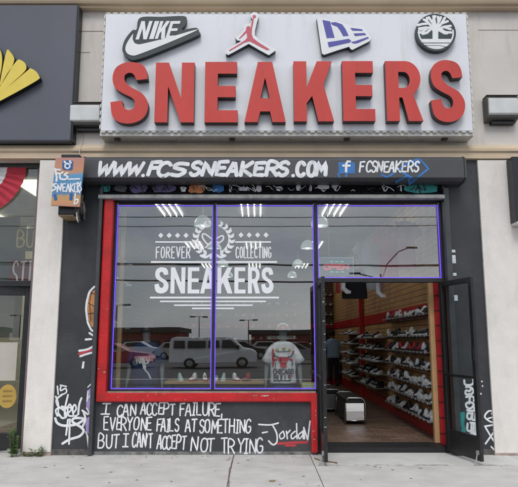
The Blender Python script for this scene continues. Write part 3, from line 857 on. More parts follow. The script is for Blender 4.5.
def g4(pts, w=.02): 
    q = [W(325 + p[0] / 3.453, 150 + p[1] / 3.453, -.31) for p in pts]; STROKE_N[0] += 1; t.ribbon(q, w, box_y, .002 + .00013 * (STROKE_N[0] % 11))
g4([(255, 70), (275, 50), (325, 30), (357, 65), (300, 110), (285, 90), (250, 105)], .03); g4([(285, 62), (325, 45)], .03); g4([(195, 85), (215, 95), (240, 78)], .03); g4([(268, 78), (300, 96)], .03); g4([(45, 82), (50, 95)], .025); g4([(75, 82), (72, 92)], .025)
O('blue_paint', t, M_FB, hous)
t = MB()
X0, Z1 = W(342, 161, -.31); X1, Z0 = W(352, 172, -.31); text_strokes(t, 'f', X0, X1, Z0 + .0, Z1, .035, box_y, .006, .05)
wshut('FCSNEAKERS', 359.5, 418, 161.5, 172, .026, .15, .3)
O('page_name', t, M_WHITEPAINT, hous)
# curtain seen under the box with patches of spray paint, and its bottom bar
mb = MB()
for k in range(6): mb.prism_x([(-.03, 3.69 + k * .024), (-.045, 3.70 + k * .024), (-.03, 3.713 + k * .024), (0, 3.70 + k * .024)], -2.33, 2.70)
cur = O('curtain', mb, M_BLACKPAINT, S)
def patch(name, m, rects):
    p = MB()
    for q_, (a, b_, c, d) in enumerate(rects):
        xa, za = W(a, c - 2, -.05); xb, zb = W(b_, d, -.05)
        rgx = random.Random(int(a * 7 + c)); cx_, cz_ = (xa + xb) / 2, (za + zb) / 2
        pts = []
        for k in range(14):
            an = 2 * PI * k / 14; e = .72
            ux = abs(math.cos(an)) ** e * math.copysign(1, math.cos(an)); uz = abs(math.sin(an)) ** e * math.copysign(1, math.sin(an))
            pts.append((cx_ + (xb - xa) / 2 * ux * rgx.uniform(.82, 1.06), cz_ + abs(za - zb) / 2 * uz * rgx.uniform(.75, 1.1)))
        p.prism(catmull(pts, 3, True), -.0495 - .0003 * (q_ % 3), -.048, back=False)
    O(name, p, m, cur)
patch('teal_paint', M_TEAL, [(100, 111, 186.5, 192), (404, 440, 186, 193)])
patch('purple_paint', M_PURPLE, [(129, 148, 185, 193), (151, 176, 186, 193)])
patch('grey_paint', M_SHUTTER, [(114, 127, 186, 192)])
patch('orange_paint', M_ORANGE, [(188, 206, 186, 193.5)])
patch('blue_patch', M_FB, [(211, 224, 186, 193)])
patch('white_paint', M_WHITEPAINT, [(180, 186, 188, 192), (229, 232, 186, 192), (238, 249, 189, 191), (256, 262, 187, 192), (276, 283, 188, 191), (296, 301, 186, 191), (309, 312, 186, 192), (317, 330, 186.5, 189), (331, 338, 186.5, 188), (383, 385, 186, 192), (400, 402, 186, 192)])
t = MB(); rgx = random.Random(44)
for k in range(46):
    px = rgx.uniform(102, 436); w2 = rgx.uniform(2, 7)
    stroke_px(t, [(px, rgx.uniform(184, 192)), (px + w2 * .5, rgx.uniform(184, 192)), (px + w2, rgx.uniform(184, 193))], rgx.uniform(.008, .02), -.0505, .0004)
O('black_outline', t, M_BLACKPAINT, cur)
t = MB()
for k in range(26):
    px = rgx.uniform(180, 400); w2 = rgx.uniform(2, 9)
    stroke_px(t, [(px, rgx.uniform(185, 192)), (px + w2 * .5, rgx.uniform(185, 192)), (px + w2, rgx.uniform(185, 192))], rgx.uniform(.006, .013), -.0505, .004)
O('white_scrawl', t, M_WHITEPAINT, cur)
mb = MB(); mb.prism_x([(-.10, 3.60), (-.115, 3.612), (-.115, 3.655), (-.09, 3.672), (-.01, 3.672), (0, 3.60)], -2.345, 2.71); O('bottom_bar', mb, M_STEEL, S)
for x0, x1 in ((-2.34, -2.285), (2.70, 2.778)):
    mb = MB(); mb.box(x0, x1, -.10, .06, .0, 3.77); O('guide_rail', mb, mat('guide_metal', (.05, .055, .06), .4, var=.2, scale=5), S, bevel=.01)
tpm = MB()
xc = 2.81
for za, zb in ((2.66, 2.78), (2.82, 2.86), (2.48, 2.52), (2.12, 2.2)):
    tpm.box(xc - .03, xc + .04, -.0255, -.0205, za, zb)
O('reflective_tape', tpm, M_TAPE, S)

# ================================================================== MAIN SIGN
G = T('shop_sign', 'white sign cabinet with raised red letters reading SNEAKERS and four round or cut-out emblems', 'sign', (.4, 0, 5.48))
sx0, sx1, sz0, sz1 = -2.30, 3.11, 4.565, 6.40
mb = MB(); mb.box(sx0 - .02, sx1 + .02, -.27, 0, sz0 - .07, sz1 + .02); cab = O('cabinet', mb, M_SIGNEDGE, G, bevel=.008)
mb = MB(); mb.box(sx0, sx1, -.30, -.271, sz0, sz1); O('sign_face', mb, M_SIGNWHITE, G, bevel=.004)
mb = MB()
n = 52
for i in range(n):
    x = sx0 - .02 + (sx1 - sx0 + .04) * (i + .25) / n
    mb.box(x, x + .06, -.302, -.28, sz1 + .003, sz1 + .022); mb.box(x, x + .06, -.301, -.28, sz0 - .024, sz0 - .006)
for i in range(17):
    z = sz0 + (sz1 - sz0) * (i + .3) / 17
    mb.box(sx0 - .022, sx0 - .004, -.302, -.28, z, z + .055); mb.box(sx1 + .004, sx1 + .022, -.302, -.28, z, z + .055)
O('trim_clips', mb, M_TRIM, G)
for px in (117, 232, 347, 445):
    x, z = W(px, 137, -.2); mb = MB(); mb.box(x - .04, x + .04, -.20, -.13, 4.468, 4.494); O('bracket', mb, M_BLACK, G)
YF = -.42
for ch, a, b_, yt, yb in (('S', 112, 147.3, 62, 123.5), ('N', 156, 193.6, 62.5, 122.3), ('E', 205.3, 237.6, 61.8, 122.3), ('A', 244.7, 285.8, 61.8, 122), ('K', 293.5, 333, 61.2, 121.3), ('E', 342, 375.6, 61, 121), ('R', 385, 423.5, 61, 121), ('S', 429, 466, 60, 122)):
    x0, z1 = W(a, yt, YF); x1, z0 = W(b_, yb, YF)
    o_, h_ = block(ch, x1 - x0, z1 - z0, .186)
    o_ = place(o_, x0, z0); h_ = [place(h, x0, z0) for h in h_]
    mb = MB()
    mb.prism(o_, YF, YF + .004, h_)
    L = O('letter', mb, M_REDLETTER, G)
    mb = MB(); mb.sides(o_, YF + .0015, -.30, h_); O('letter_return', mb, M_LETTERSIDE, L)
YE = -.385
def emblem_back(outline, Y=YE, m=M_EMBDARK):
    mb = MB(); mb.prism(outline, Y, -.3005); return O('emblem', mb, m, G)
# swoosh emblem
c1 = lambda p: crop(p, 115, 8, 5.756)
e = emblem_back(poly_px(c1([(145, 55), (270, 50), (398, 46), (410, 72), (402, 96), (385, 125), (440, 116), (472, 115), (484, 135), (470, 160), (250, 252), (125, 296), (82, 292), (50, 262), (42, 232), (58, 180), (100, 128), (124, 122)]), YE, True))
mb = MB()
sw = [(104, 150), (102, 176), (112, 200), (130, 208), (160, 206), (300, 172), (455, 128), (460, 134), (300, 203), (150, 262), (105, 274), (72, 262), (60, 236), (70, 200)]
mb.prism(poly_px(c1(sw), YE, True), YE - .004, YE - .0005)
for ch, a, b_ in (('N', 118, 183), ('I', 196, 222), ('K', 229, 285), ('E', 290, 348)):
    x0, z0 = W(*c1([(a, 182 - (a - 118) * .035)])[0], YE); x1, _ = W(*c1([(b_, 180)])[0], YE); _, z1 = W(*c1([(a, 76)])[0], YE)
    o_, h_ = block(ch, x1 - x0, z1 - z0, {'N': .050, 'I': .06, 'K': .046, 'E': .045}[ch]); mb.prism(place(o_, x0, z0, .27, .02), YE - .0045, YE - .0005)
O('emblem_lettering', mb, M_EMBWHITE, e)
# leaping figure emblem
c2 = lambda p: crop(p, 215, 5, 7.4)
ol = [(268, 62), (290, 52), (315, 60), (324, 85), (310, 130), (296, 190), (294, 225), (330, 258), (405, 308), (448, 322), (448, 338), (398, 372), (330, 335), (250, 288), (100, 370), (80, 362), (80, 336), (130, 305), (195, 268), (165, 262), (150, 243), (185, 215), (215, 178), (215, 150), (240, 136), (262, 140), (275, 105), (265, 85)]
e = emblem_back(poly_px(c2(ol), YE))
mb = MB(); mb.prism(poly_px(c2(ol), YE), YE - .006, YE - .001); f2 = O('emblem_face', mb, M_EMBWHITE, e)
mb = MB(); YY = YE - .006
mb.prism(poly_px(c2([(276, 98), (288, 100), (284, 130), (274, 172), (272, 215), (282, 245), (320, 275), (395, 322), (405, 330), (385, 334), (340, 312), (290, 285), (255, 268), (215, 280), (150, 318), (108, 342), (104, 334), (160, 300), (225, 258), (238, 240), (234, 205), (212, 225), (182, 252), (178, 246), (205, 215), (228, 188), (232, 165), (245, 154), (258, 160), (264, 168)]), YY), YY - .003, YY - .0005)
x, z = W(*c2([(291, 85)])[0], YY); mb.prism(arc(x, z, .026, .026, 0, 340, 16), YY - .0036, YY - .0006)
O('leaping_figure', mb, M_EMBRED, e)
# flag emblem
c3 = lambda p: crop(p, 310, 10, 7.4)
ol = [(50, 58), (66, 50), (170, 76), (265, 106), (395, 124), (420, 155), (455, 210), (440, 232), (312, 296), (296, 286), (290, 272), (200, 300), (105, 332), (88, 322)]
e = emblem_back(poly_px(c3(ol), YE))
mb = MB(); mb.prism(poly_px(c3(ol), YE), YE - .006, YE - .001); O('emblem_face', mb, M_EMBWHITE, e)
mb = MB()
for pl in ([(92, 74), (148, 84), (152, 100), (182, 205), (124, 208)], [(152, 93), (190, 90), (238, 106), (262, 140), (286, 190), (246, 194), (222, 150), (200, 122), (166, 110)], [(130, 238), (200, 228), (285, 213), (304, 226), (296, 240), (140, 276)], [(298, 132), (384, 142), (392, 154), (314, 152)], [(322, 174), (404, 170), (416, 184), (334, 193)], [(303, 236), (330, 232), (428, 199), (436, 208), (350, 246), (322, 248)]):
    mb.prism(poly_px(c3(pl), YY), YY - .003, YY - .0005)
O('flag_letters', mb, M_EMBBLUE, e)
# tree roundel
c4 = lambda p: crop(p, 405, 5, 8.636)
cx, cz = W(*c4([(267, 236)])[0], YE)
rr_ = W(*c4([(440, 236)])[0], YE)[0] - cx
e = emblem_back(arc(cx, cz, rr_, rr_ * 1.0, 0, 352, 44))
def tb(mbx, pts, w, o=.0005): 
    q = [W(*p, YE) for p in c4(pts)]; STROKE_N[0] += 1; mbx.ribbon(q, w, flat(YE), o + (STROKE_N[0] % 17) * .00015, .002)
mb = MB()
base = arc(cx, cz, rr_ * .84, rr_ * .84, 205, 335, 20)
mb.prism(base, YE - .003, YE - .0005)
ring = MB()
ringpts = arc(cx, cz, rr_ * .86, rr_ * .86, 172, 368, 30); mb.ribbon(ringpts, .022, flat(YE), .0006, .002)
tb(mb, [(262, 312), (262, 225)], .085)
for br in ([(262, 235), (225, 200), (180, 195), (120, 205)], [(255, 225), (200, 150), (160, 125)], [(258, 215), (235, 150), (205, 105)], [(262, 215), (258, 150), (245, 95)], [(266, 215), (290, 150), (285, 100)], [(270, 220), (315, 160), (345, 110)], [(272, 230), (330, 190), (395, 180)], [(200, 195), (150, 235), (118, 240)], [(225, 205), (190, 240), (150, 250)], [(300, 205), (350, 235), (400, 238)], [(205, 160), (150, 165), (110, 175)], [(235, 150), (262, 95)], [(315, 160), (370, 140)], [(180, 195), (130, 215)], [(190, 140), (190, 110)], [(290, 150), (310, 105)], [(330, 190), (395, 210)], [(290, 215), (340, 245), (365, 245)]):
    tb(mb, br, .038)
O('tree_design', mb, M_EMBWHITE, e)
mb = MB()
for pl in ([(150, 328), (385, 328)], [(160, 350), (300, 350), (372, 368)]): tb(mb, pl, .008, .004)
O('ground_lines', mb, M_EMBDARK, e)

# ================================================================== FLOODLIGHTS
def floodlight(px, py, lab):
    x, z = W(px, py, -.12)
    f = T('floodlight', lab, 'lamp', (x, 0, z), 'wall floodlights beside the white sign')
    w = .235; f.scale = (1, 1, 1.28)
    mb = MB()
    prof = [(0, .13), (-.15, .14), (-.18, .125), (-.165, -.125), (-.04, -.15), (0, -.15)]
    mb.prism_x(prof, -w, w); O('housing', mb, M_LAMPMETAL, f, local=True, bevel=.008)
    mb = MB(); mb.prism_x([(-.15, .112), (-.215, .098), (-.205, -.085), (-.13, -.108)], -w + .014, w - .018); O('lens', mb, M_LENS, f, local=True, bevel=.012, smooth=False)
    mb = MB(); mb.box(-w - .003, w + .003, -.185, -.01, .141, .150); O('hood', mb, M_LAMPMETAL, f, local=True, bevel=.006)
    mb = MB(); mb.box(-.15, .2, -.10, 0, -.175, -.151); O('bracket', mb, M_BLACK, f, local=True)
floodlight(86.5, 115.5, 'glass fronted wall floodlight between the slate panel and the white sign')
floodlight(501.5, 108.5, 'glass fronted wall floodlight on the bare stucco right of the white sign')
w_ = MB()
pts = [W(84, 131, -.01), W(82, 138, -.03), W(81, 146, -.08), W(80, 150, -.12), W(79.5, 157, -.12)]
w_.tube([(p[0], y, p[1]) for p, y in zip(pts, (-.01, -.03, -.07, -.13, -.15))], .006, 6)
tag(O('loose_wire', w_, mat('pale_wire', (.5, .48, .45), .6)), 'thin pale loose wire hanging down the stucco over the moulding', 'wire')

# ================================================================== SMALL HANGING SIGN AND ITS BOX
HS = T('small_sign', 'small orange and blue painted sign panel with white graffiti lettering left of shutter', 'sign', (-2.8, -.5, 3.7))
Yh = -.5
x0, z1 = W(55.5, 157.5, Yh); x1, _ = W(84.5, 158, Yh); xb0, z0 = W(50.8, 205.5, Yh); xb1, _ = W(79.5, 208, Yh)
mb = MB(); mb.prism([(xb0, z0), (xb1, z0 - .02), (x1, z1), (x0, z1)], Yh, Yh + .03)
def grad_mat():
    m = bpy.data.materials.new('sprayed_sunset_panel'); m.use_nodes = True
    n, l = m.node_tree.nodes, m.node_tree.links
    b = n['Principled BSDF']; b.inputs['Roughness'].default_value = .5
    tc = n.new('ShaderNodeTexCoord'); sp = n.new('ShaderNodeSeparateXYZ'); l.new(tc.outputs['Generated'], sp.inputs[0])
    no = n.new('ShaderNodeTexNoise'); no.inputs['Scale'].default_value = 4; l.new(tc.outputs['Object'], no.inputs['Vector'])
    ma = n.new('ShaderNodeMath'); ma.operation = 'MULTIPLY_ADD'; ma.inputs[1].default_value = .22; l.new(no.outputs['Fac'], ma.inputs[0]); l.new(sp.outputs['Z'], ma.inputs[2])
    sb = n.new('ShaderNodeMath'); sb.operation = 'SUBTRACT'; sb.inputs[1].default_value = .11; l.new(ma.outputs[0], sb.inputs[0])
    rp = n.new('ShaderNodeValToRGB'); cr = rp.color_ramp
    cr.elements[0].position = 0; cr.elements[0].color = (.50, .24, .17, 1); cr.elements[1].position = 1; cr.elements[1].color = (.45, .22, .20, 1)
    for p, c in ((.12, (.55, .28, .12)), (.22, (.50, .30, .12)), (.27, (.10, .22, .40)), (.42, (.09, .26, .48)), (.64, (.10, .30, .52)), (.69, (.52, .26, .14)), (.85, (.52, .24, .15))):
        q = cr.elements.new(p); q.color = c + (1,)
    l.new(sb.outputs[0], rp.inputs['Fac']); l.new(rp.outputs['Color'], b.inputs['Base Color'])
    return m
pan = O('panel', mb, grad_mat(), HS, bevel=.004)
ch_ = lambda p: crop(p, 45, 150, 6.08)
t = MB()
t.prism(poly_px(ch_([(112, 62), (165, 65), (172, 72), (168, 118), (160, 124), (112, 120), (106, 112), (106, 68)]), Yh), Yh - .003, Yh - .0005, back=False)
for p in ([(60, 275), (66, 300)], [(160, 270), (158, 300)]): stroke_px(t, ch_(p), .045, Yh, .0008)
O('camera_icon', t, mat('icon_blue', (.025, .11, .33), .5), pan)
t = MB()
def h1(pts, w=.024, cv=True): stroke_px(t, ch_(pts), w, Yh, .004, cv)
h1([(137, 82), (124, 90), (124, 105), (137, 112), (150, 105), (150, 90), (137, 82)], .022); h1([(118, 70), (125, 78)], .03); h1([(152, 68), (158, 80)], .03)
h1([(62, 115), (72, 165), (70, 190)], .03); h1([(58, 118), (94, 122)], .028); h1([(66, 142), (88, 144)], .026); h1([(110, 135), (92, 150), (95, 175), (115, 180)], .028); h1([(140, 140), (118, 150), (140, 165), (120, 182)], .028); h1([(140, 178), (212, 176)], .022)
h1([(70, 205), (48, 212), (68, 232), (42, 250)], .024); h1([(75, 255), (78, 210), (95, 250), (100, 205)], .022, False); h1([(125, 205), (108, 208), (110, 252), (125, 250)], .02, False); h1([(108, 230), (124, 228)], .018); h1([(130, 255), (142, 205), (150, 255)], .02, False); h1([(156, 205), (156, 255)], .02); h1([(174, 205), (158, 230), (175, 256)], .02, False)
h1([(192, 205), (180, 206), (180, 254), (192, 254)], .018, False); h1([(198, 258), (198, 200), (210, 212), (200, 230), (212, 262)], .018); h1([(218, 195), (214, 220), (222, 240), (208, 256)], .018); h1([(185, 262), (182, 310), (178, 330), (196, 322), (200, 300), (182, 305)], .02)
O('painted_name', t, M_WHITEPAINT, pan)
# dark shutter-end box and torn hangings behind the panel
mb = MB(); xa, za = W(60, 206, -.25); xbq, zb_ = W(90, 226, -.25)
mb.box(-2.82, -2.56, -.40, -.02, 3.30, 4.18); O('side_box', mb, M_BLACK, HS, bevel=.01)
mb = MB(); mb.box(-2.815, -2.60, -.395, -.03, 3.285, 3.299); O('box_underside', mb, mat('raw_plywood', (.28, .20, .12), .8, var=.25), HS)
mb = MB(); rg = random.Random(2)
for i in range(7):
    x = -2.60 + .022 * i + rg.uniform(-.01, .01); zt = 3.45 + rg.uniform(0, .25); L_ = rg.uniform(.15, .38)
    mb.tube([(x, -.41, zt), (x + rg.uniform(-.03, .03), -.43, zt - L_ * .5), (x + rg.uniform(.0, .05), -.42, zt - L_)], [.018, .024, .006], 6)
O('torn_film', mb, mat('torn_dark_film', (.05, .045, .045), .5, var=.8, scale=18), HS)
mb = MB(); mb.tube([(-2.53, -.43, 3.52), (-2.51, -.44, 3.45), (-2.52, -.43, 3.40)], [.02, .03, .01], 6); O('rust_scrap', mb, mat('rust_scrap', (.33, .11, .05), .8, var=.4, scale=20), HS)
mb = MB(); mb.tube([(-2.56, -.42, 3.36), (-2.535, -.43, 3.32), (-2.54, -.42, 3.24), (-2.52, -.42, 3.18)], [.012, .022, .014, .004], 6); O('pale_scrap', mb, mat('pale_scrap', (.5, .48, .46), .8, var=.4, scale=20), HS)

# ================================================================== NEIGHBOURS
NS = T('neighbour_sign', 'large slate grey sign panel with yellow fan emblem at upper left', 'sign', (-5.5, 0, 5.5))
xe, _ = W(73.5, 80, -.2)
mb = MB(); mb.box(-7.8, xe, -.2, 0, 4.445, 6.61); O('panel', mb, M_NSIGN, NS, bevel=.02)
mb = MB(); mb.box(xe + .001, xe + .022, -.17, 0, 4.45, 6.605); O('edge_trim', mb, M_BLACK, NS)
cS = lambda p: crop(p, 0, 40, 6.08)
YS = -.30
for pl in ([(-90, 20), (-60, -5), (-30, 60), (-20, 150), (-30, 330), (-60, 200)], [(-20, 40), (0, 58), (12, 100), (10, 160), (-6, 250), (-18, 300), (-24, 150)], [(0, 272), (18, 160), (42, 62), (62, 72), (82, 100), (86, 125), (68, 170), (30, 235)], [(-10, 330), (0, 284), (50, 195), (102, 126), (122, 120), (148, 136), (160, 160), (150, 190), (80, 255), (20, 305)], [(-40, 390), (0, 324), (90, 250), (176, 178), (192, 174), (220, 192), (238, 220), (232, 240), (130, 300), (0, 370)]):
    q = poly_px(cS(pl), YS, True); mb = MB(); mb.prism(q, YS, YS + .01); pt_ = O('petal', mb, M_YELLOW, NS)
    mb = MB(); mb.sides(q, YS + .002, -.2); O('petal_return', mb, M_BLACK, pt_)
NR = T('blade_sign', 'dark sign box with pale lower edge jutting in at right edge of photo', 'sign', (4.3, -.1, 3.5))
xr, zt = W(510.5, 162, -.2); _, zb = W(510, 222, -.2)
mb = MB(); mb.box(xr, xr + 1.6, -.26, -.056, zb, 4.19); O('panel', mb, mat('dark_sign_face', (.02, .02, .026), .4), NR, bevel=.006)
mb = MB(); mb.box(xr + .01, xr + 1.6, -.265, -.06, zb - .035, zb - .002); O('lower_edge', mb, M_TRIM, NR)

NB = T('neighbour_shopfront', 'neighbouring shop front with dark framed glass door and display window at left edge', 'shop front', (-5, .2, 0))
mb = MB(); mb.box(-8.8, -3.25, .12, .2, 4.13, 4.2); O('header', mb, M_BLACK, NB)
mb = MB(); mb.box(-8.8, -3.34, .15, .158, 2.42, 4.13); O('window_pane', mb, glass_mat('neighbour_glass', .06), NB)
mb = MB(); mb.box(-3.335, -3.255, .1, .2, .0, 4.12); O('end_jamb', mb, mat('dim_jamb', (.16, .12, .12), .6), NB)
mb = MB(); mb.box(-8.8, -3.34, .1, .2, 2.34, 2.42); O('transom_bar', mb, M_BLACK, NB)
mb = MB(); mb.box(-8.7, -2.96, .3, 6.0, 4.05, 4.18); O('ceiling', mb, mat('pale_ceiling', (.45, .46, .48), .9), NB)
mb = MB(); mb.box(-8.7, -2.96, 6, 6.2, 0, 4.05); mb.box(-2.99, -2.955, .3, 6, 0, 4.05); O('inner_wall', mb, mat('grey_inner_wall', (.52, .50, .44), .9), NB)
mb = MB(); mb.box(-8.7, -2.96, .16, 6, .0, .05); O('shop_floor', mb, mat('pale_vinyl_floor', (.30, .29, .27), .5), NB)
# angled door
dn = MB(); dw = 1.2
dn.box(0, .10, -.03, .03, 0, 2.32); dn.box(dw - .1, dw, -.03, .03, 0, 2.32); dn.box(.1, dw - .1, -.028, .028, 0, .24); dn.box(.1, dw - .1, -.028, .028, 2.18, 2.32)
dN = O('door', dn, M_BLACK, NB, local=True, loc=(-3.345 + 5, .02, .03), rz=R(180 + 9), bevel=.005)
gm = MB(); gm.box(.1, dw - .1, -.004, .004, .24, 2.18); O('glass', gm, glass_mat('neighbour_door_glass', .06, (.93, .94, .90)), dN, local=True)
pm = MB(); pm.box(.16, .62, .008, .012, .96, 1.50); O('notice', pm, mat('faded_notice', (.46, .42, .37), .8, var=.06, scale=4), dN, local=True)
pm = MB(); pm.box(.48, .8, .012, .016, .66, .98); O('white_notice', pm, mat('white_notice', (.62, .66, .66), .8), dN, local=True)
pm = MB(); pm.prism(arc(.255, .74, .125, .165, 0, 350, 26), .008, .012); O('round_sticker', pm, mat('amber_sticker', (.45, .30, .07), .6, var=.1), dN, local=True)
pm = MB()
for i, zz in enumerate((.80, .73, .66)): pm.box(.19, .32, .013, .0135, zz, zz + .025)
O('sticker_print', pm, mat('amber_print', (.28, .17, .04), .6), dN, local=True)
pm = MB(); pm.prism(arc(.60, 1.36, .06, .06, 0, 340, 16), .014, .018); O('blue_sticker', pm, mat('blue_sticker', (.08, .10, .38), .6), dN, local=True)
# bunting
BU = T('bunting', 'pleated red white and blue fan bunting hung in the neighbouring window', 'bunting', (-4.3, .13, 4.1))
def fan(r0, r1, m, nm):
    c = (-4.35, 4.14); mb = MB(); N = 40; vs_, fs_ = [], []
    for i in range(N + 1):
        a = PI + PI * i / N; yb = .12 - (.018 if i % 2 else 0)
        vs_ += [(c[0] + r0 * math.cos(a), yb - .0, c[1] + r0 * math.sin(a) * .92), (c[0] + r1 * math.cos(a), yb, c[1] + r1 * math.sin(a) * .92)]
    for i in range(N): fs_.append((2 * i, 2 * i + 1, 2 * i + 3, 2 * i + 2))
    mb.add(vs_, fs_); O(nm, mb, m, BU)
fan(.0, .40, mat('bunting_blue', (.04, .05, .16), .8), 'blue_band'); fan(.402, .55, mat('bunting_white', (.65, .64, .66), .8), 'white_band'); fan(.552, .84, mat('bunting_red', (.42, .03, .05), .8), 'red_band')
mb = MB(); rg = random.Random(8)
for i in range(9):
    a = PI + PI * rg.random(); r_ = rg.uniform(.1, .36); x, z = -4.35 + r_ * math.cos(a), 4.14 + r_ * math.sin(a) * .92
    st_ = []
    for k in range(10):
        rr2 = .03 if k % 2 == 0 else .012; st_.append((x + rr2 * math.sin(2 * PI * k / 10), z + rr2 * math.cos(2 * PI * k / 10)))
    mb.prism(st_, .094, .098, back=False)
O('star', mb, M_PRINTWHITE, BU)
# strip lights inside the neighbour; boards added to stand for mirrored street signs
for x, lab in ((-3.65, 'warm strip light on the neighbouring shop ceiling, nearest the pilaster'), (-5.4, 'middle warm strip light on the neighbouring shop ceiling'), (-7.1, 'warm strip light on the neighbouring shop ceiling, farthest from the pilaster')):
    f = T('strip_light', lab, 'lamp', (x, 3, 4.0), 'strip lights in the neighbouring shop')
    mb = MB(); mb.box(x - .17, x + .17, .5, 5.8, 3.99, 4.049); O('diffuser', mb, mat('warm_diffuser', (.95, .86, .60), .5, emit=2.4), f)
def board(name, lab, x0, x1, z0, z1, y, m, txt, mt):
    bd = T(name, lab, 'reflected sign board', ((x0 + x1) / 2, y, z0)); mb = MB(); mb.box(x0, x1, y, y + .05, z0, z1); O('panel', mb, m, bd)
    t = MB(); text_strokes(t, txt, x0 + .05, x1 - .04, z0 + .10 * (z1 - z0) + .03, z1 - .04, .03, flat(y), .002, 0, .4); O('lettering', t, mt, bd)
board('reflected_sign_board', 'dull gold lettered board standing for a street sign reflected in the neighbouring window', -3.95, -3.35, 2.98, 3.35, .9, mat('olive_board', (.13, .12, .08), .7), 'BUTI', mat('gold_letters', (.52, .42, .20), .6))
board('reflected_sign_board', 'dark red board with pale lettering standing for a street sign reflected in neighbouring window', -4.0, -3.35, 2.30, 2.85, .92, mat('dull_red_board', (.16, .045, .045), .7), 'STIUO', mat('pale_letters', (.62, .56, .55), .6))
mb = MB(); mb.box(-4.45, -4.0, 1.2, 1.5, 1.6, 3.6); tag(O('display_panel', mb, mat('grey_green_panel', (.10, .11, .10), .7)), 'dull grey green display panel standing inside the neighbouring shop', 'display panel')  # upright display panel

NRB = T('neighbour_shopfront', 'neighbouring shop front with low wall and dark framed window beyond right pilaster', 'shop front', (6.8, .2, 0))
mb = MB(); mb.box(4.92, 8.8, .06, .3, 0, .6); O('low_wall', mb, M_STUCCO, NRB)
mb = MB(); mb.box(4.92, 8.8, .1, .2, 4.05, 4.2); mb.box(4.92, 8.8, .1, .2, .601, .66); mb.box(4.92, 4.99, .1, .2, .661, 4.049); mb.box(6.8, 6.87, .1, .2, .661, 4.049); O('window_frame', mb, M_BLACK, NRB)
mb = MB(); mb.box(4.99, 6.8, .14, .15, .661, 4.049); O('window_pane', mb, M_GLASS, NRB); mb = MB(); mb.box(6.87, 8.8, .14, .15, .661, 4.049); O('window_pane', mb, M_GLASS, NRB)
mb = MB(); mb.box(4.5, 8.79, 2.5, 2.6, 0, 4.2); mb.box(4.5, 8.79, .31, 2.5, 4.21, 4.3); O('inner_wall', mb, M_SHOPDIM, NRB)

# ================================================================== SHOP INTERIOR
# ceiling lamps
fix0 = None
rows = ((2.6, 'front row'), (7.0, 'middle row'), (11.5, 'back row'))
cols = ((-1.72, 'left'), (-.15, 'middle'), (1.45, 'right'))
ordn = ['first', 'second', 'third', 'fourth', 'fifth', 'sixth', 'seventh', 'eighth', 'ninth', 'tenth', 'eleventh', 'twelfth', 'thirteenth', 'fourteenth', 'fifteenth', 'sixteenth']
def place_fix(x, y, lab):
    global fix0
    if fix0 is None:
        f = T('ceiling_light', lab, 'ceiling light', (x, y, 4.1), 'four-tube ceiling lights of the sneaker shop')
        mb = MB(); mb.box(-.3, .3, -.62, .62, -.05, -.002); O('tray', mb, mat('tray_grey', (.07, .07, .07), .5), f, local=True)
        for k in range(4):
            mb = MB(); mb.tube([(-.18 + k * .12, -.58, -.072), (-.18 + k * .12, .58, -.072)], .0075, 8); O('tube', mb, M_TUBE, f, local=True)
        fix0 = f
        return f
    return dup(fix0, (x, y, 4.1), label=lab)
for y, rn in rows:
    for x, cn in cols:
        place_fix(x, y, f'four-tube ceiling light, {cn} one of the {rn} in the sneaker shop')
dome0 = None
for i, (y, rn) in enumerate(((2.0, 'first'), (4.7, 'second'), (8.0, 'third'), (11.0, 'fourth'))):
    for x, cn in ((-1.02, 'left'), (1.10, 'right')):
        lab = f'glass dome pendant lamp, {rn} from the window in the {cn} row'
        if dome0 is None:
            f = T('pendant_lamp', lab, 'pendant lamp', (x, y, 3.62), 'dome pendant lamps of the sneaker shop')
            mb = MB(); mb.lathe([(.04, .20), (.09, .19), (.17, .13), (.21, .05), (.22, -.03), (.205, -.03), (.195, .05), (.16, .12), (.08, .175)], (0, 0, 0), 28); O('shade', mb, M_DOME, f, local=True, smooth=True)
            mb = MB(); mb.lathe([(.001, -.05), (.05, -.04), (.07, 0), (.05, .05), (.03, .12), (.001, .13)], (0, 0, 0), 16); O('bulb', mb, M_BULB, f, local=True, smooth=True)
            mb = MB(); mb.tube([(0, 0, .19), (0, 0, .48)], .012, 8); O('stem', mb, M_STEEL, f, local=True)
            dome0 = f; f.scale = (.72, .72, .85)
        else:
            dup(dome0, (x, y, 3.62), label=lab, scale=(.72, .72, .85))

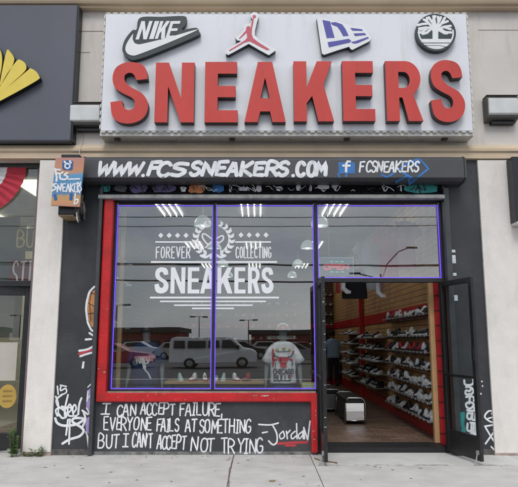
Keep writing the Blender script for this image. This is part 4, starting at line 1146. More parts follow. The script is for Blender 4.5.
# ---- sneakers
def shoe_ring(x, hw, h, z0=.022):
    return [(x, hw * math.cos(a), z0 + (h - z0) * max(0, math.sin(a)) ** .75) for a in [PI * k / 8 for k in range(9)]]
def make_shoe(name, lab, upper_m, sole_m, high=False, group=None, accent=None):
    k = 1.0
    hh = .155 if high else .105
    rings = [shoe_ring(-.140, .022, hh * .80), shoe_ring(-.130, .034, hh), shoe_ring(-.09, .038, hh * 1.02), shoe_ring(-.045, .040, hh * .97), shoe_ring(-.01, .043, max(.098, hh * .72)), shoe_ring(.04, .047, .080), shoe_ring(.085, .048, .062), shoe_ring(.12, .040, .054), shoe_ring(.142, .022, .042)]
    mb = MB(); mb.loft(rings)
    o = O(name, mb, upper_m, smooth=True)
    tag(o, lab, 'sneaker', group)
    s = MB(); top = [(-.148, 0), (-.138, .03), (-.09, .040), (-.03, .038), (.04, .050), (.09, .050), (.13, .038), (.152, 0), (.13, -.038), (.09, -.050), (.04, -.050), (-.03, -.038), (-.09, -.040), (-.138, -.03)]
    s.loft([[(p[0], p[1], 0) for p in top], [(p[0] * 1.01, p[1] * 1.03, .015) for p in top], [(p[0], p[1], .03 + (.008 if p[0] < -.05 else 0)) for p in top]])
    O('sole', s, sole_m, o, local=True)
    t_ = MB()
    for i in range(4):
        x = .0 + i * .02; t_.box(x, x + .008, -.022, .022, .098 - i * .012, .104 - i * .010)
    O('laces', t_, accent or M_PRINTWHITE, o, local=True)
    return o
def shoe_m(n, c): return mat('shoe_' + n, c, .55, var=.15, scale=25)
SW, SK, SR, SG, SB_, SBR = shoe_m('white', (.82, .82, .83)), shoe_m('black', (.016, .016, .018)), shoe_m('red', (.42, .03, .04)), shoe_m('grey', (.20, .20, .21)), shoe_m('blue', (.035, .10, .30)), shoe_m('teal', (.42, .56, .54))
SOLEW, SOLEK, SOLER = shoe_m('sole_white', (.76, .76, .74)), shoe_m('sole_black', (.025, .025, .025)), shoe_m('sole_red', (.40, .05, .05))
KINDS_ = {}
def shoe(kind, loc, rz, lab, group):
    if kind not in KINDS_:
        u, s, hi, ac = {'white': (SW, SOLEW, False, SG), 'black': (SK, SOLEW, False, M_PRINTWHITE), 'all black': (SK, SOLEK, True, SK), 'red': (SR, SOLEK, True, SK), 'grey': (SG, SOLEW, False, M_PRINTWHITE), 'blue': (SB_, SOLEW, False, M_PRINTWHITE), 'white high-top': (SW, SOLEK, True, SK), 'teal': (SBR, SOLEW, True, M_PRINTWHITE), 'white and red': (SW, SOLER, True, SR)}[kind]
        o = make_shoe('sneaker', lab, u, s, hi, group, ac); o.location = loc; o.rotation_euler = (0, 0, rz); KINDS_[kind] = o
    else:
        o = dup(KINDS_[kind], loc, rz, lab); o['group'] = group
    k = rg.uniform(.95, 1.12)
    o.scale = (.72 * k, .92 * k, .88 * k)
    return o
rg = random.Random(21)
PAT = ['white', 'black', 'all black', 'grey', 'white high-top', 'red', 'blue']
# right wall: seven long shelves
shelf0 = None
RZ = [.36, .63, .87, 1.13, 1.38, 1.635, 1.97]
rown = ['lowest', 'second lowest', 'third lowest', 'middle', 'third highest', 'second highest', 'highest']
weights = [[4, 2, 3, 0, 4, 1, 1], [5, 3, 2, 0, 3, 1, 0], [6, 1, 2, 0, 5, 0, 0], [4, 2, 3, 1, 3, 0, 1], [3, 2, 3, 0, 3, 2, 0], [5, 3, 3, 0, 3, 0, 0], [3, 3, 4, 0, 2, 1, 0]]
for r, z in enumerate(RZ):
    lab = f'{rown[r]} of the seven long shelves of sneakers on the right wall'
    if shelf0 is None:
        sh = T('wall_shelf', lab, 'shelf', (2.74, .55, z), 'long sneaker shelves on the right wall')
        mb = MB(); mb.box(-.20, 0, 0, 3.2, -.010, 0); O('board', mb, M_SHELF, sh, local=True)
        mb = MB(); mb.box(-.206, -.201, 0, 3.2, -.016, .004); O('front_lip', mb, M_SHELF, sh, local=True)
        mb = MB()
        for k in range(14): mb.box(-.2085, -.2065, .09 + k * .23, .12 + k * .23, -.022, .0)
        O('price_tag', mb, M_PRINTWHITE, sh, local=True)
        mb = MB()
        for k in range(6): mb.box(-.17, -.005, .1 + k * .58, .115 + k * .58, -.06, -.013)
        O('bracket', mb, M_CHROME, sh, local=True)
        shelf0 = sh
    else: dup(shelf0, (2.74, .55, z), label=lab)
    kseq = rg.choices(PAT, weights[r], k=16)
    for k in range(16):
        y = .66 + k * .2
        shoe(kseq[k], (2.635 + rg.uniform(-.012, .012), y + rg.uniform(-.02, .02), z + .001), rg.choice((1, 1, 1, -1)) * PI / 2 + rg.uniform(-.25, .45) , f'{kseq[k]} sneaker on the {rown[r]} right wall shelf, {ordn[k]} from the doorway', 'sneakers on the right wall shelves')
# further section of that wall
rown5 = ['lowest', 'second', 'middle', 'fourth', 'top']
shelf1 = None
for r, z in enumerate((.55, .83, 1.10, 1.36, 1.60)):
    lab = f'{rown5[r]} of the five short shelves before the red column'
    if shelf1 is None:
        sh = T('wall_shelf', lab, 'shelf', (2.74, 4.25, z), 'short sneaker shelves by the red column')
        mb = MB(); mb.box(-.30, 0, 0, 2.5, -.012, 0); O('board', mb, M_SHELF, sh, local=True)
        mb = MB(); mb.box(-.308, -.301, 0, 2.5, -.02, .006); O('front_lip', mb, M_SHELF, sh, local=True)
        shelf1 = sh
    else: dup(shelf1, (2.74, 4.25, z), label=lab)
    for k in range(9):
        c = rg.choice(['black', 'all black', 'grey', 'white', 'black'])
        shoe(c, (2.58, 4.4 + k * .275, z + .001), PI + rg.uniform(.3, .8), f'{c} sneaker on the {rown5[r]} short shelf, {ordn[k]} from its near end', 'sneakers on the short shelves')
# right wall beyond the red column
shelf2 = None
for r, z in enumerate((.60, .90, 1.18, 1.44, 1.70)):
    lab = f'{rown5[r]} of the five shelves beyond the red column'
    if shelf2 is None:
        sh = T('wall_shelf', lab, 'shelf', (2.74, 7.25, z), 'shelves beyond the red column')
        mb = MB(); mb.box(-.34, 0, 0, 2.4, -.012, 0); O('board', mb, M_SHELF, sh, local=True)
        mb = MB(); mb.box(-.348, -.341, 0, 2.4, -.02, .006); O('front_lip', mb, M_CHROME, sh, local=True)
        shelf2 = sh
    else: dup(shelf2, (2.74, 7.25, z), label=lab)
    for k in range(7):
        c = rg.choice(['white', 'white high-top', 'white', 'black'])
        shoe(c, (2.53, 7.42 + k * .33, z + .001), PI + rg.uniform(.2, .7), f'{c} sneaker on the {rown5[r]} shelf beyond the red column, {ordn[k]} from the column', 'sneakers beyond the red column')
# peg display on the back wall at left of the doorway view
for r in range(6):
    for k in range(3):
        c = rg.choice(['all black', 'grey', 'white', 'black'])
        shoe(c, (2.22 + k * .2, 13.17, 1.35 + r * .36), -PI / 2 + .3, f'{c} sneaker hung on the back wall behind the counter, {ordn[r]} row up, {ordn[k]} across', 'sneakers hung behind the counter')
# left wall and back wall seen through the window
for r in range(5):
    for k in range(6):
        c = rg.choice(['white', 'grey', 'white', 'black', 'white high-top', 'blue'])
        shoe(c, (-2.66, .75 + k * .5, 1.35 + r * .42), .35, f'{c} sneaker on the left wall, {ordn[r]} row up, {ordn[k]} from the window', 'sneakers on the left wall')
for r in range(4):
    for k in range(13):
        c = rg.choice(['white', 'white', 'white high-top', 'grey', 'black'])
        shoe(c, (-2.4 + k * .31, 13.2, 1.55 + r * .42), -PI / 2 + rg.uniform(-.6, .6), f'{c} sneaker on the far back wall, {ordn[r]} row up, {ordn[k]} from left', 'sneakers on the far back wall')

# window display table with sneakers
DT = T('display_table', 'pale wooden display table with sneakers behind the middle window panes', 'table', (-.75, .85, .1))
mb = MB(); mb.box(-1.45, .08, .62, 1.1, .905, .945); O('tabletop', mb, M_WOODEDGE, DT, bevel=.006)
for lx in (-1.36, -.02):
    for ly in (.68, 1.02):
        mb = MB(); mb.box(lx - .025, lx + .025, ly - .025, ly + .025, .1, .904); O('leg', mb, M_BLACK, DT)
for px, kind in ((180.5, 'teal'), (193, 'white and red'), (205, 'white and red'), (216, 'white'), (223.5, 'teal'), (236, 'white and red'), (246.5, 'red')):
    x, _ = W(px, 378, .75)
    pos = {180.5: 'leftmost', 193: 'second from left', 205: 'third from left', 216: 'just right of the mullion', 223.5: 'tall teal one in right half', 236: 'between teal and red ones', 246.5: 'rightmost'}[px]
    o_ = shoe(kind, (x, .74, .946), -PI / 2 + rg.uniform(-.9, .6), f'{kind} sneaker on the window display table, {pos}', 'sneakers on the window display table')
    o_.scale = (.62, .78, .78)
mb = MB(); x, z = W(309, 387, .25); mb.box(x - .10, x + .10, .24, .255, .852, .96); cd = tag(O('price_card', mb, M_CARD), 'small yellow green card standing on the window ledge by the mannequin', 'card')
mb = MB(); mb.box(x - .07, x + .07, .238, .2395, .89, .90); mb.box(x - .07, x + .07, .238, .2395, .92, .93); O('print_line', mb, M_PRINTWHITE, cd)
mb = MB(); mb.box(-2.12, .80, .20, .5, .10, .848); O('window_seat', mb, mat('dark_display_base', (.06, .055, .05), .7), B)

# OPEN sign
OS = T('open_sign', 'lit OPEN sign box with faint red letters in the transom window', 'sign', (1.25, .22, 2.5))
x0, z1 = W(319, 257.5, .22); x1, z0 = W(354, 278.5, .22); z0 = max(z0, 2.5)
mb = MB(); mb.box(x0, x1, .22, .26, z0, z1); O('case', mb, mat('open_sign_case', (.10, .13, .16), .3), OS, bevel=.004)
mb = MB(); mb.box(x0, x1, .212, .219, z1 - .012, z1); mb.box(x0, x0 + .012, .212, .219, z0, z1 - .012); mb.box(x1 - .012, x1, .212, .219, z0, z1 - .012); O('rim', mb, mat('clear_rim', (.35, .42, .44), .3), OS)
t = MB(); text_strokes(t, 'OPEN', x0 + .07, x1 - .08, z0 + .10, z1 - .11, .03, flat(.22), .002, 0, .25); O('letters', t, mat('dull_red_led', (.55, .10, .12), .5, emit=.35), OS)
t = MB()
for i in range(9):
    for zz in (z0 + .055, z1 - .07):
        if (i + int(zz * 100)) % 3: t.box(x0 + .14 + i * .026, x0 + .154 + i * .026, .214, .2195, zz, zz + .014)
O('green_lights', t, mat('green_led', (.12, .6, .38), .5, emit=.7), OS)

# hanging garments
def garment(name, lab, x, y, ztop, w, h, m, tilt=0, sleeves=True):
    g_ = T(name, lab, 'garment', (x, y, ztop))
    mb = MB(); rings = []
    for i in range(9):
        f_ = i / 8; ww = w / 2 * (.62 + .38 * min(1, f_ * 5)) * (1 + .04 * math.sin(f_ * 9)); rings.append([(ww * math.cos(a), .045 * math.sin(a) + .012 * math.sin(a * 5 + f_ * 3), -h * f_) for a in [2 * PI * k / 20 for k in range(20)]])
    mb.loft(rings)
    if sleeves:
        for s in (-1, 1):
            mb.tube([(s * w * .34, 0, -.05 * h), (s * w * .60, 0, -.22 * h), (s * w * .66, 0, -.33 * h)], [.07, .075, .085], 10)
    O('cloth', mb, m, g_, local=True, smooth=True)
    mb = MB(); mb.tube([(0, 0, 0), (0, 0, .06), (.03, 0, .09), (.0, 0, .12)], .006, 6); mb.tube([(-w * .3, 0, -.03), (0, 0, .01), (w * .3, 0, -.03)], .008, 6); O('hanger', mb, M_CHROME, g_, local=True)
    return g_
garment('hanging_jersey', 'pale grey jersey hanging behind the transom window, nearest the middle', 1.92, 1.6, 3.25, .42, .85, mat('pale_jersey', (.5, .5, .52), .9))
garment('hanging_jersey', 'red jersey hanging behind the transom window, left of the paler pink one', 2.15, 1.2, 3.45, .30, .95, mat('red_jersey', (.45, .05, .06), .9))
garment('hanging_jersey', 'faded pink jersey hanging behind the transom window', 2.42, 1.1, 3.5, .30, .8, mat('pink_jersey', (.48, .16, .18), .9))
garment('hanging_shorts', 'black clothes hanging at the top of the doorway between white socks', 1.62, 1.5, 2.75, .42, .50, mat('black_jersey', (.012, .012, .014), .9), sleeves=False)
def sock(x, y, z, lab, m):
    mb = MB(); mb.tube([(x, y, z), (x, y, z - .22), (x - .005, y, z - .30), (x + .06, y - .02, z - .36), (x + .12, y - .03, z - .37)], [.042, .04, .045, .042, .025], 10)
    tag(O('hanging_sock', mb, m, smooth=True), lab, 'sock', 'socks hanging above the doorway')
sock(1.42, 1.42, 2.72, 'white sock with red edge hanging at the left of the doorway top', SW); sock(2.02, 1.5, 2.66, 'white sock hanging right of the black clothes at the doorway top', SW)
mb = MB(); mb.tube([(1.33, 1.42, 2.72), (1.33, 1.42, 2.34)], .03, 8); tag(O('hanging_sock', mb, SR, smooth=True), 'narrow red sock hanging leftmost above the doorway', 'sock', 'socks hanging above the doorway')
mb = MB(); mb.tube([(1.0, 1.5, 2.80), (2.79, 1.5, 2.80)], .012, 8); mb.tube([(1.2, 1.5, 2.8), (1.2, 1.5, 4.09)], .008, 6); mb.tube([(2.5, 1.5, 2.8), (2.5, 1.5, 4.09)], .008, 6)
tag(O('clothes_rail', mb, M_CHROME), 'thin steel rail hung from the ceiling carrying clothes over the doorway', 'rail')

# counter behind the person
CT = T('counter', 'tan fronted sales counter with red base deep inside the shop', 'counter', (2.1, 11.6, .1))
mb = MB(); mb.box(1.3, 2.66, 11.4, 11.85, .30, 1.08); O('front', mb, mat('tan_counter', (.34, .25, .15), .6), CT)
mb = MB(); mb.box(1.3, 2.66, 11.41, 11.85, .1, .298); O('base', mb, M_RED, CT)
mb = MB(); mb.box(1.26, 2.69, 11.35, 11.9, 1.081, 1.12); O('countertop', mb, M_BLACK, CT)

# benches
def bench(x, y, L_, lab, mirror):
    b_ = T('bench', lab, 'bench', (x, y, .1), 'shoe fitting benches'); w = .18
    mb = MB(); mb.box(-w + .01, w - .01, .03, L_ - .03, .36, .44); O('seat', mb, M_LEATHER, b_, local=True, bevel=.02)
    for yy in (.0, L_):
        mb = MB(); pts = [(-w, yy, 0), (-w, yy, .36), (-w + .03, yy, .42), (-w + .07, yy, .45), (w - .07, yy, .45), (w - .03, yy, .42), (w, yy, .36), (w, yy, 0)]; mb.tube(pts, .017, 8); mb.tube([(-w, yy, .06), (w, yy, .06)], .012, 8); O('end_frame', mb, M_CHROME, b_, local=True, smooth=True)
    mb = MB(); mb.box(-w + .02, w - .02, .02, L_ - .02, .05, .355); O('box_body', mb, mat('bench_box', (.05, .05, .052), .5), b_, local=True)
    if mirror:
        mb = MB(); mb.box(-w + .025, w - .025, .006, .018, .065, .36); O('mirror', mb, M_MIRROR, b_, local=True)
    else:
        mb = MB(); mb.box(-w + .025, w - .025, .006, .018, .065, .36); O('end_panel', mb, mat('grey_panel', (.22, .22, .22), .4), b_, local=True)
bench(1.69, 2.2, 1.25, 'black fitting bench with mirror in its steel framed end, nearer the door', True)
bench(1.50, 3.95, 1.3, 'black fitting bench with grey end panel, behind the mirrored one', False)

# ================================================================== FIGURES
def skin(name, verts, edges, radii, m, parent, root=0, sub=2, label=None):
    me = bpy.data.meshes.new(name); me.from_pydata(verts, edges, []); me.update()
    o = bpy.data.objects.new(name, me); COL.objects.link(o); o.parent = parent
    me.materials.append(m)
    sk = o.modifiers.new('skin', 'SKIN'); sk.use_smooth_shade = True
    for i, sv in enumerate(me.skin_vertices[0].data):
        r_ = radii[i]; sv.radius = r_ if isinstance(r_, tuple) else (r_, r_); sv.use_root = (i == root)
    ss = o.modifiers.new('subsurf', 'SUBSURF'); ss.levels = sub; ss.render_levels = sub
    return o
def human_graph(arms, lean=0.0, head_fwd=.03, legs=None):
    v, e, r = [], [], []
    def V_(p, rad, par=None):
        v.append(p); r.append(rad)
        if par is not None: e.append((par, len(v) - 1))
        return len(v) - 1
    pel = V_((0, 0, .93), (.155, .105)); wa = V_((0, lean * .3, 1.10), (.135, .10), pel); chs = V_((0, lean * .7, 1.28), (.16, .115), wa); up = V_((0, lean, 1.39), (.11, .07), chs)
    nk = V_((0, lean + head_fwd * .4, 1.50), .052, up); jw = V_((0, lean + head_fwd, 1.56), (.062, .075), nk); hd = V_((0, lean + head_fwd, 1.64), (.078, .095), jw); tp = V_((0, lean + head_fwd, 1.71), (.05, .06), hd)
    for s, (el, wr, cl) in zip((-1, 1), arms):
        sh = V_((s * .175, lean, 1.395), .048, up); eb = V_(el, .042, sh); w2 = V_(wr, .027, eb)
        d = (Vector(wr) - Vector(el)).normalized(); side = Vector(cl).normalized(); n_ = d.cross(side).normalized()
        pm_ = V_(tuple(Vector(wr) + d * .055), (.036, .016), w2)
        base = Vector(wr) + d * .09
        for q, (off, ln) in enumerate(((-.026, .065), (-.009, .078), (.009, .073), (.026, .056))):
            f1 = V_(tuple(base + side * off), .009, pm_); f2 = V_(tuple(base + side * off * 1.1 + d * ln * .55 + n_ * .008), .008, f1); V_(tuple(base + side * off * 1.1 + d * ln * .95 + n_ * .026), .007, f2)
        t1 = V_(tuple(Vector(wr) + d * .04 + side * -.045), .010, pm_); V_(tuple(Vector(wr) + d * .085 + side * -.058 + n_ * .012), .009, t1)
    for s in (-1, 1):
        hp = V_((s * .09, 0, .88), .088, pel); kn = V_((s * .105, -.01 if not legs else legs[0], .50), .058, hp); an = V_((s * .11, .01, .09), .038, kn); V_((s * .125, -.11 if not legs else legs[1], .03), (.04, .028), an)
    return v, e, r
def tee(mb, lean=0.0, hem=.86, grow=1.0, chest=.2):
    rings = []
    for z, rx, ry, yo in ((hem, .195, .135, 0), (hem + .02, .20, .14, 0), (1.02, .19, .132, 0), (1.18, .20, .135, lean * .5), (1.30, .212, .138, lean * .7), (1.38, .205, .120, lean), (1.43, .182, .112, lean), (1.462, .135, .098, lean), (1.482, .085, .078, lean)):
        fo = lambda a: 1 + (.022 * math.sin(5 * a + z * 17) + .014 * math.sin(9 * a - z * 31)) * (1 if z < 1.3 else .3)
        rings.append([(rx * grow * math.cos(a) * fo(a), yo + ry * grow * math.sin(a) * fo(a), z) for a in [2 * PI * k / 24 for k in range(24)]])
    mb.loft(rings)
    for s in (-1, 1):
        A = Vector((s * .125, lean, 1.405)); Bv = Vector((s * .262, lean - .01, 1.17)); d = (Bv - A).normalized()
        rr_ = []
        for f_, rad in ((0, .060), (.35, .076), (.7, .074), (1, .077)):
            c = A.lerp(Bv, f_); a_ = d.cross(Vector((0, 1, 0))).normalized(); b2 = Vector((0, 1, 0))
            rr_.append([tuple(c + a_ * rad * math.cos(t_) + b2 * rad * .95 * math.sin(t_)) for t_ in [2 * PI * k / 16 for k in range(16)]])
        mb.loft(rr_)
hang = (((-.245, .01, 1.13), (-.262, -.05, .90), (0, 1, 0)), ((.245, .01, 1.13), (.262, -.05, .90), (0, 1, 0)))
# chest front surface of the tee as y(x, z) for printed graphics
def tee_front(x, z):
    ry = .138 if z > 1.0 else .138
    q = max(0.05, 1 - (x / .205) ** 2)
    base = .137 + (.004 if 1.15 < z < 1.36 else 0)
    if z > 1.36: base -= (z - 1.36) * .45
    return -base * math.sqrt(q)
def print_on(mb, kind, args, off=.006):
    pass
# white tee mannequin
x, _ = W(283, 360, .62)
MN = T('mannequin', 'grey mannequin in a white printed tee and cap behind the window', 'mannequin', (x, .62, .06))
v, e, r = human_graph(hang, 0, -.01)
skin('body', v, e, r, M_MANNEQUIN, MN)
mb = MB(); tee(mb); shirt = O('tee_shirt', mb, M_TEE, MN, local=True, smooth=True)
def tx(mbx, s, x0, x1, z0, z1, w): text_strokes(mbx, s, x0, x1, z0, z1, w, tee_front, .008, 0, .3)
t = MB(); tx(t, 'CHICAGO', -.15, .15, 1.005, 1.075, .016); tx(t, 'BULLS', -.14, .11, .905, .985, .018)
O('print_words', t, M_PRINTBLACK, shirt, local=True)
t = MB()
def tp_(pts, w): STROKE_N[0] += 1; t.ribbon(catmull(pts, 5) if len(pts) > 2 else pts, w, tee_front, .008 + .0002 * (STROKE_N[0] % 9))
def pp(pts, o_=.008):
    q = catmull(pts, 3, True) if len(pts) > 5 else pts
    c_ = (sum(p[0] for p in q) / len(q), sum(p[1] for p in q) / len(q)); n_ = len(q)
    t.add([(p[0], tee_front(*p) - o_, p[1]) for p in q] + [(c_[0], tee_front(*c_) - o_ - .001, c_[1])], [(k, (k + 1) % n_, n_) for k in range(n_)])
pp([(-.075, 1.245), (0, 1.255), (.075, 1.245), (.07, 1.20), (.045, 1.165), (.05, 1.115), (.03, 1.095), (-.03, 1.095), (-.05, 1.115), (-.045, 1.165), (-.07, 1.20)])
pp([(-.075, 1.235), (-.135, 1.225), (-.145, 1.19), (-.09, 1.205)], .0084); pp([(.075, 1.235), (.135, 1.225), (.145, 1.19), (.09, 1.205)], .0084)
tp_([(.135, .98), (.10, .96)], .018); tp_([(-.155, 1.12), (-.155, 1.36)], .03); tp_([(.15, 1.30), (.155, 1.34)], .025)
O('print_emblem', t, M_PRINTRED, shirt, local=True)
t = MB(); tp_([(-.07, 1.25), (-.125, 1.265), (-.14, 1.31)], .016); tp_([(.07, 1.25), (.125, 1.265), (.14, 1.31)], .016); tp_([(-.045, 1.20), (-.02, 1.205)], .012); tp_([(.02, 1.205), (.045, 1.20)], .012); tp_([(-.09, 1.33), (.09, 1.335)], .012); tp_([(-.12, 1.10), (-.12, 1.17)], .012); tp_([(.13, 1.12), (.14, 1.2)], .014)
O('print_marks', t, M_PRINTBLACK, shirt, local=True)
t = MB(); tp_([(-.11, 1.355), (-.08, 1.36)], .03); tp_([(.08, 1.36), (.11, 1.355)], .03); tp_([(-.01, 1.375), (.02, 1.375)], .03); O('print_gold', t, M_PRINTGOLD, shirt, local=True)
mb = MB(); mb.loft([[(.165 * math.cos(a), .12 * math.sin(a), z) for a in [2 * PI * k / 20 for k in range(20)]] for z in (.55, .75, .90)]); O('jeans', mb, M_DENIM, MN, local=True, smooth=True)
mb = MB(); mb.lathe([(.001, .115), (.05, .108), (.085, .075), (.100, .02), (.103, -.01), (.095, -.012)], (0, -.01, 1.645), 24)
mb.loft([[(math.cos(a) * .085, -.01 - .08 - max(0, math.sin(a)) * .085, 1.642 + dz) for a in [PI * k / 10 for k in range(11)]] for dz in (0, .006)]); cap = O('cap', mb, mat('cap_dark_grey', (.09, .09, .10), .8), MN, local=True, smooth=True)
t = MB(); arcp = [(.095 * math.cos(R(a)), 1.65 + .10 * math.sin(R(a))) for a in range(-10, 191, 12)]
t.tube([(p[0], -.075 if abs(p[0]) < .08 else -.03, p[1]) for p in arcp], .009, 6); O('cap_piping', t, M_PRINTWHITE, cap, local=True)
t = MB(); t.prism(arc(0, 1.69, .03, .03, 0, 330, 12), -.122, -.08); O('cap_badge', t, M_PRINTRED, cap, local=True)
# navy mannequin
x, _ = W(146, 360, .62)
MN2 = T('mannequin', 'grey mannequin in a navy tee with pink and white print at the left window pane', 'mannequin', (x, .62, .05))
skin('body', v, e, r, M_MANNEQUIN, MN2)
mb = MB(); tee(mb, 0, .86, 1.03); s2 = O('tee_shirt', mb, M_NAVY, MN2, local=True, smooth=True)
t = MB(); tp_([(-.145, 1.25), (.145, 1.26)], .05); tp_([(-.12, 1.21), (.12, 1.215)], .03); O('print_band', t, M_PINK, s2, local=True)
t = MB()
for pts, w in (([(-.12, 1.24), (-.11, 1.17)], .014), ([(-.09, 1.25), (-.07, 1.17)], .014), ([(-.05, 1.26), (-.06, 1.17)], .02), ([(-.02, 1.24), (.01, 1.10)], .05), ([(.03, 1.25), (.06, 1.18)], .018), ([(.08, 1.26), (.07, 1.19)], .014), ([(0, 1.12), (.03, 1.06), (.06, 1.03), (.10, .95)], .022), ([(-.04, 1.18), (.05, 1.17)], .02)): tp_(pts, w)
O('print_figure', t, M_PRINTWHITE, s2, local=True)
mb = MB(); mb.loft([[(.168 * math.cos(a), .124 * math.sin(a), z) for a in [2 * PI * k / 20 for k in range(20)]] for z in (.55, .75, .90)]); O('jeans', mb, M_DENIM, MN2, local=True, smooth=True)
mb = MB(); mb.lathe([(.001, .115), (.05, .108), (.085, .075), (.100, .02), (.103, -.01), (.095, -.012)], (0, -.01, 1.645), 24); O('cap', mb, M_BLACK, MN2, local=True, smooth=True)

# the person at the counter, seen from behind
PS = T('person', 'person in light blue tee and dark trousers seen from behind at the counter', 'person', (2.38, 10.7, .1), rz=R(8))
reach = (((-.27, .10, 1.20), (-.20, .36, 1.22), (1, 0, 0)), ((.29, .10, 1.18), (.26, .36, 1.24), (-1, 0, 0)))
v, e, r = human_graph(reach, .05, .08, (.01, .12))
pb = skin('body', v, e, r, M_SKIN, PS)
mb = MB(); tee(mb, .05, .88, 1.04); O('tee_shirt', mb, M_LIGHTBLUE, PS, local=True, smooth=True)
tv = [(0, 0, .93), (-.095, 0, .86), (-.105, .005, .50), (-.11, .015, .12), (.095, 0, .86), (.105, .005, .50), (.11, .015, .12), (0, 0, 1.0)]
skin('trousers', tv, [(0, 1), (1, 2), (2, 3), (0, 4), (4, 5), (5, 6), (0, 7)], [(.17, .12), .11, .085, .07, .11, .085, .07, (.168, .118)], M_DARKBLUE, PS)
mb = MB(); mb.lathe([(.001, .10), (.055, .092), (.09, .055), (.10, 0), (.095, -.06), (.075, -.09)], (0, .125, 1.665), 20); O('hair', mb, M_HAIR, PS, local=True, smooth=True)
mb = MB()
for s in (-1, 1): mb.loft([[(s * .12 + math.cos(a) * .048, .05 + math.sin(a) * .13, z) for a in [2 * PI * k / 14 for k in range(14)]] for z in (.0, .05, .075)])
O('shoes', mb, SK, PS, local=True, smooth=True)

# ================================================================== WEEDS AND LITTER
def weed(name, x, y, h, n, lab, seed, spread):
    rg_ = random.Random(seed); w0 = T(name, lab, 'weed', (x, y, 0))
    sm, lm = MB(), MB()
    for i in range(n):
        a = rg_.uniform(0, 2 * PI); hh = h * rg_.uniform(.45, 1); dx, dy = math.cos(a) * spread * hh, math.sin(a) * spread * .5 * hh - .02
        pts = [(x + rg_.uniform(-.04, .04), y + rg_.uniform(-.03, .01), 0)]
        for k in (1, 2, 3): pts.append((pts[0][0] + dx * k / 3 + rg_.uniform(-.01, .01), pts[0][1] + dy * k / 3, hh * k / 3))
        sm.tube(pts, [.004, .0035, .003, .0015], 5)
        for k in range(int(hh * 90)):
            f_ = rg_.uniform(.12, 1); idx = min(2, int(f_ * 3)); g_ = f_ * 3 - idx; p = Vector(pts[idx]).lerp(Vector(pts[idx + 1]), g_)
            b_ = rg_.uniform(0, 2 * PI); L_ = rg_.uniform(.028, .075) * (1.15 - .5 * f_); d = Vector((math.cos(b_), math.sin(b_), rg_.uniform(-.2, .8))).normalized(); sd = d.cross(Vector((0, 0, 1))).normalized() * L_ * .36
            lm.add([p, p + d * L_ * .5 + sd, p + d * L_ + Vector((0, 0, -.004)), p + d * L_ * .5 - sd], [(0, 1, 2, 3)])
    O('stems', sm, M_STEM, w0); O('leaves', lm, M_LEAF, w0)
weed('weed_plant', -3.33, -.13, .50, 11, 'tall green weed growing at the left foot of the pale pilaster', 4, .22)
weed('weed_plant', -3.02, -.10, .16, 7, 'small straggly weed at the foot of the left pilaster front', 9, .7)
weed('weed_plant', -3.16, -.09, .09, 5, 'tiny dry weed tuft between the two weeds at the pilaster', 12, .9)
mb = MB(); mb.add([(.10, -1.53, .012), (.15, -1.56, .006), (.20, -1.52, .016), (.15, -1.49, .004), (.155, -1.52, .014)], [(0, 1, 4), (1, 2, 4), (2, 3, 4), (3, 0, 4)]); lf = O('dead_leaf', mb, M_DEADLEAF); tag(lf, 'curled brown dead leaf lying on the sidewalk', 'leaf')
mb = MB(); mb.add([(.0, .0, .003), (.03, -.01, .008), (.05, .01, .003), (.02, .02, .006)], [(0, 1, 2, 3)])
rg = random.Random(31)
db = MB()
for i in range(70):
    x = rg.uniform(-3.2, 3.6); y = -abs(rg.gauss(0, .07)) - .07; s_ = rg.uniform(.006, .018)
    if .85 < x < 2.7: continue
    db.add([(x, y, .003), (x + s_, y + s_ * .3, .008), (x + s_ * 1.3, y - s_ * .6, .003), (x + .3 * s_, y - s_, .006)], [(0, 1, 2, 3)])
for i in range(30):
    x = rg.uniform(-3.5, 3.5); y = rg.uniform(-1.8, -.2); s_ = rg.uniform(.004, .012)
    db.add([(x, y, .003), (x + s_, y + s_ * .3, .007), (x + s_ * 1.3, y - s_ * .6, .003), (x + .3 * s_, y - s_, .006)], [(0, 1, 2, 3)])
o = O('litter', db, M_DEADLEAF); o['kind'] = 'stuff'
gum = MB()
for i in range(60):
    x = rg.uniform(-3.6, 3.8); y = rg.uniform(-2.2, -.15); r_ = rg.uniform(.008, .022); n = 9
    if y > -.68 and x > .7: continue
    gum.add([(x + r_ * math.cos(2 * PI * k / n) * rg.uniform(.8, 1.2), y + r_ * math.sin(2 * PI * k / n) * rg.uniform(.8, 1.2), .0042) for k in range(n)], [tuple(range(n))])
o = O('gum_stains', gum, mat('old_gum', (.30, .29, .28), .9)); o['kind'] = 'stuff'
def crack(pts, w, seed):
    rg_ = random.Random(seed); mb = MB(); P = []
    for i in range(len(pts) - 1):
        n_ = 10
        for k in range(n_): P.append((pts[i][0] + (pts[i + 1][0] - pts[i][0]) * k / n_ + rg_.uniform(-.007, .007), pts[i][1] + (pts[i + 1][1] - pts[i][1]) * k / n_ + rg_.uniform(-.012, .012)))
    for i in range(len(P) - 1):
        a, b = Vector(P[i]), Vector(P[i + 1]); d = (b - a).normalized(); q = Vector((-d.y, d.x)) * w * rg_.uniform(.4, 1)
        mb.add([(a.x - q.x, a.y - q.y, .0045), (b.x - q.x, b.y - q.y, .0045), (b.x + q.x, b.y + q.y, .0045), (a.x + q.x, a.y + q.y, .0045)], [(0, 1, 2, 3)])
    structure(O('sidewalk_crack', mb, M_JOINT))
crack([(-.345, -.1), (-.36, -.9), (-.33, -1.9)], .008, 2); crack([(.72, -.676), (1.5, -.676), (2.4, -.676), (3.4, -.676)], .005, 4)
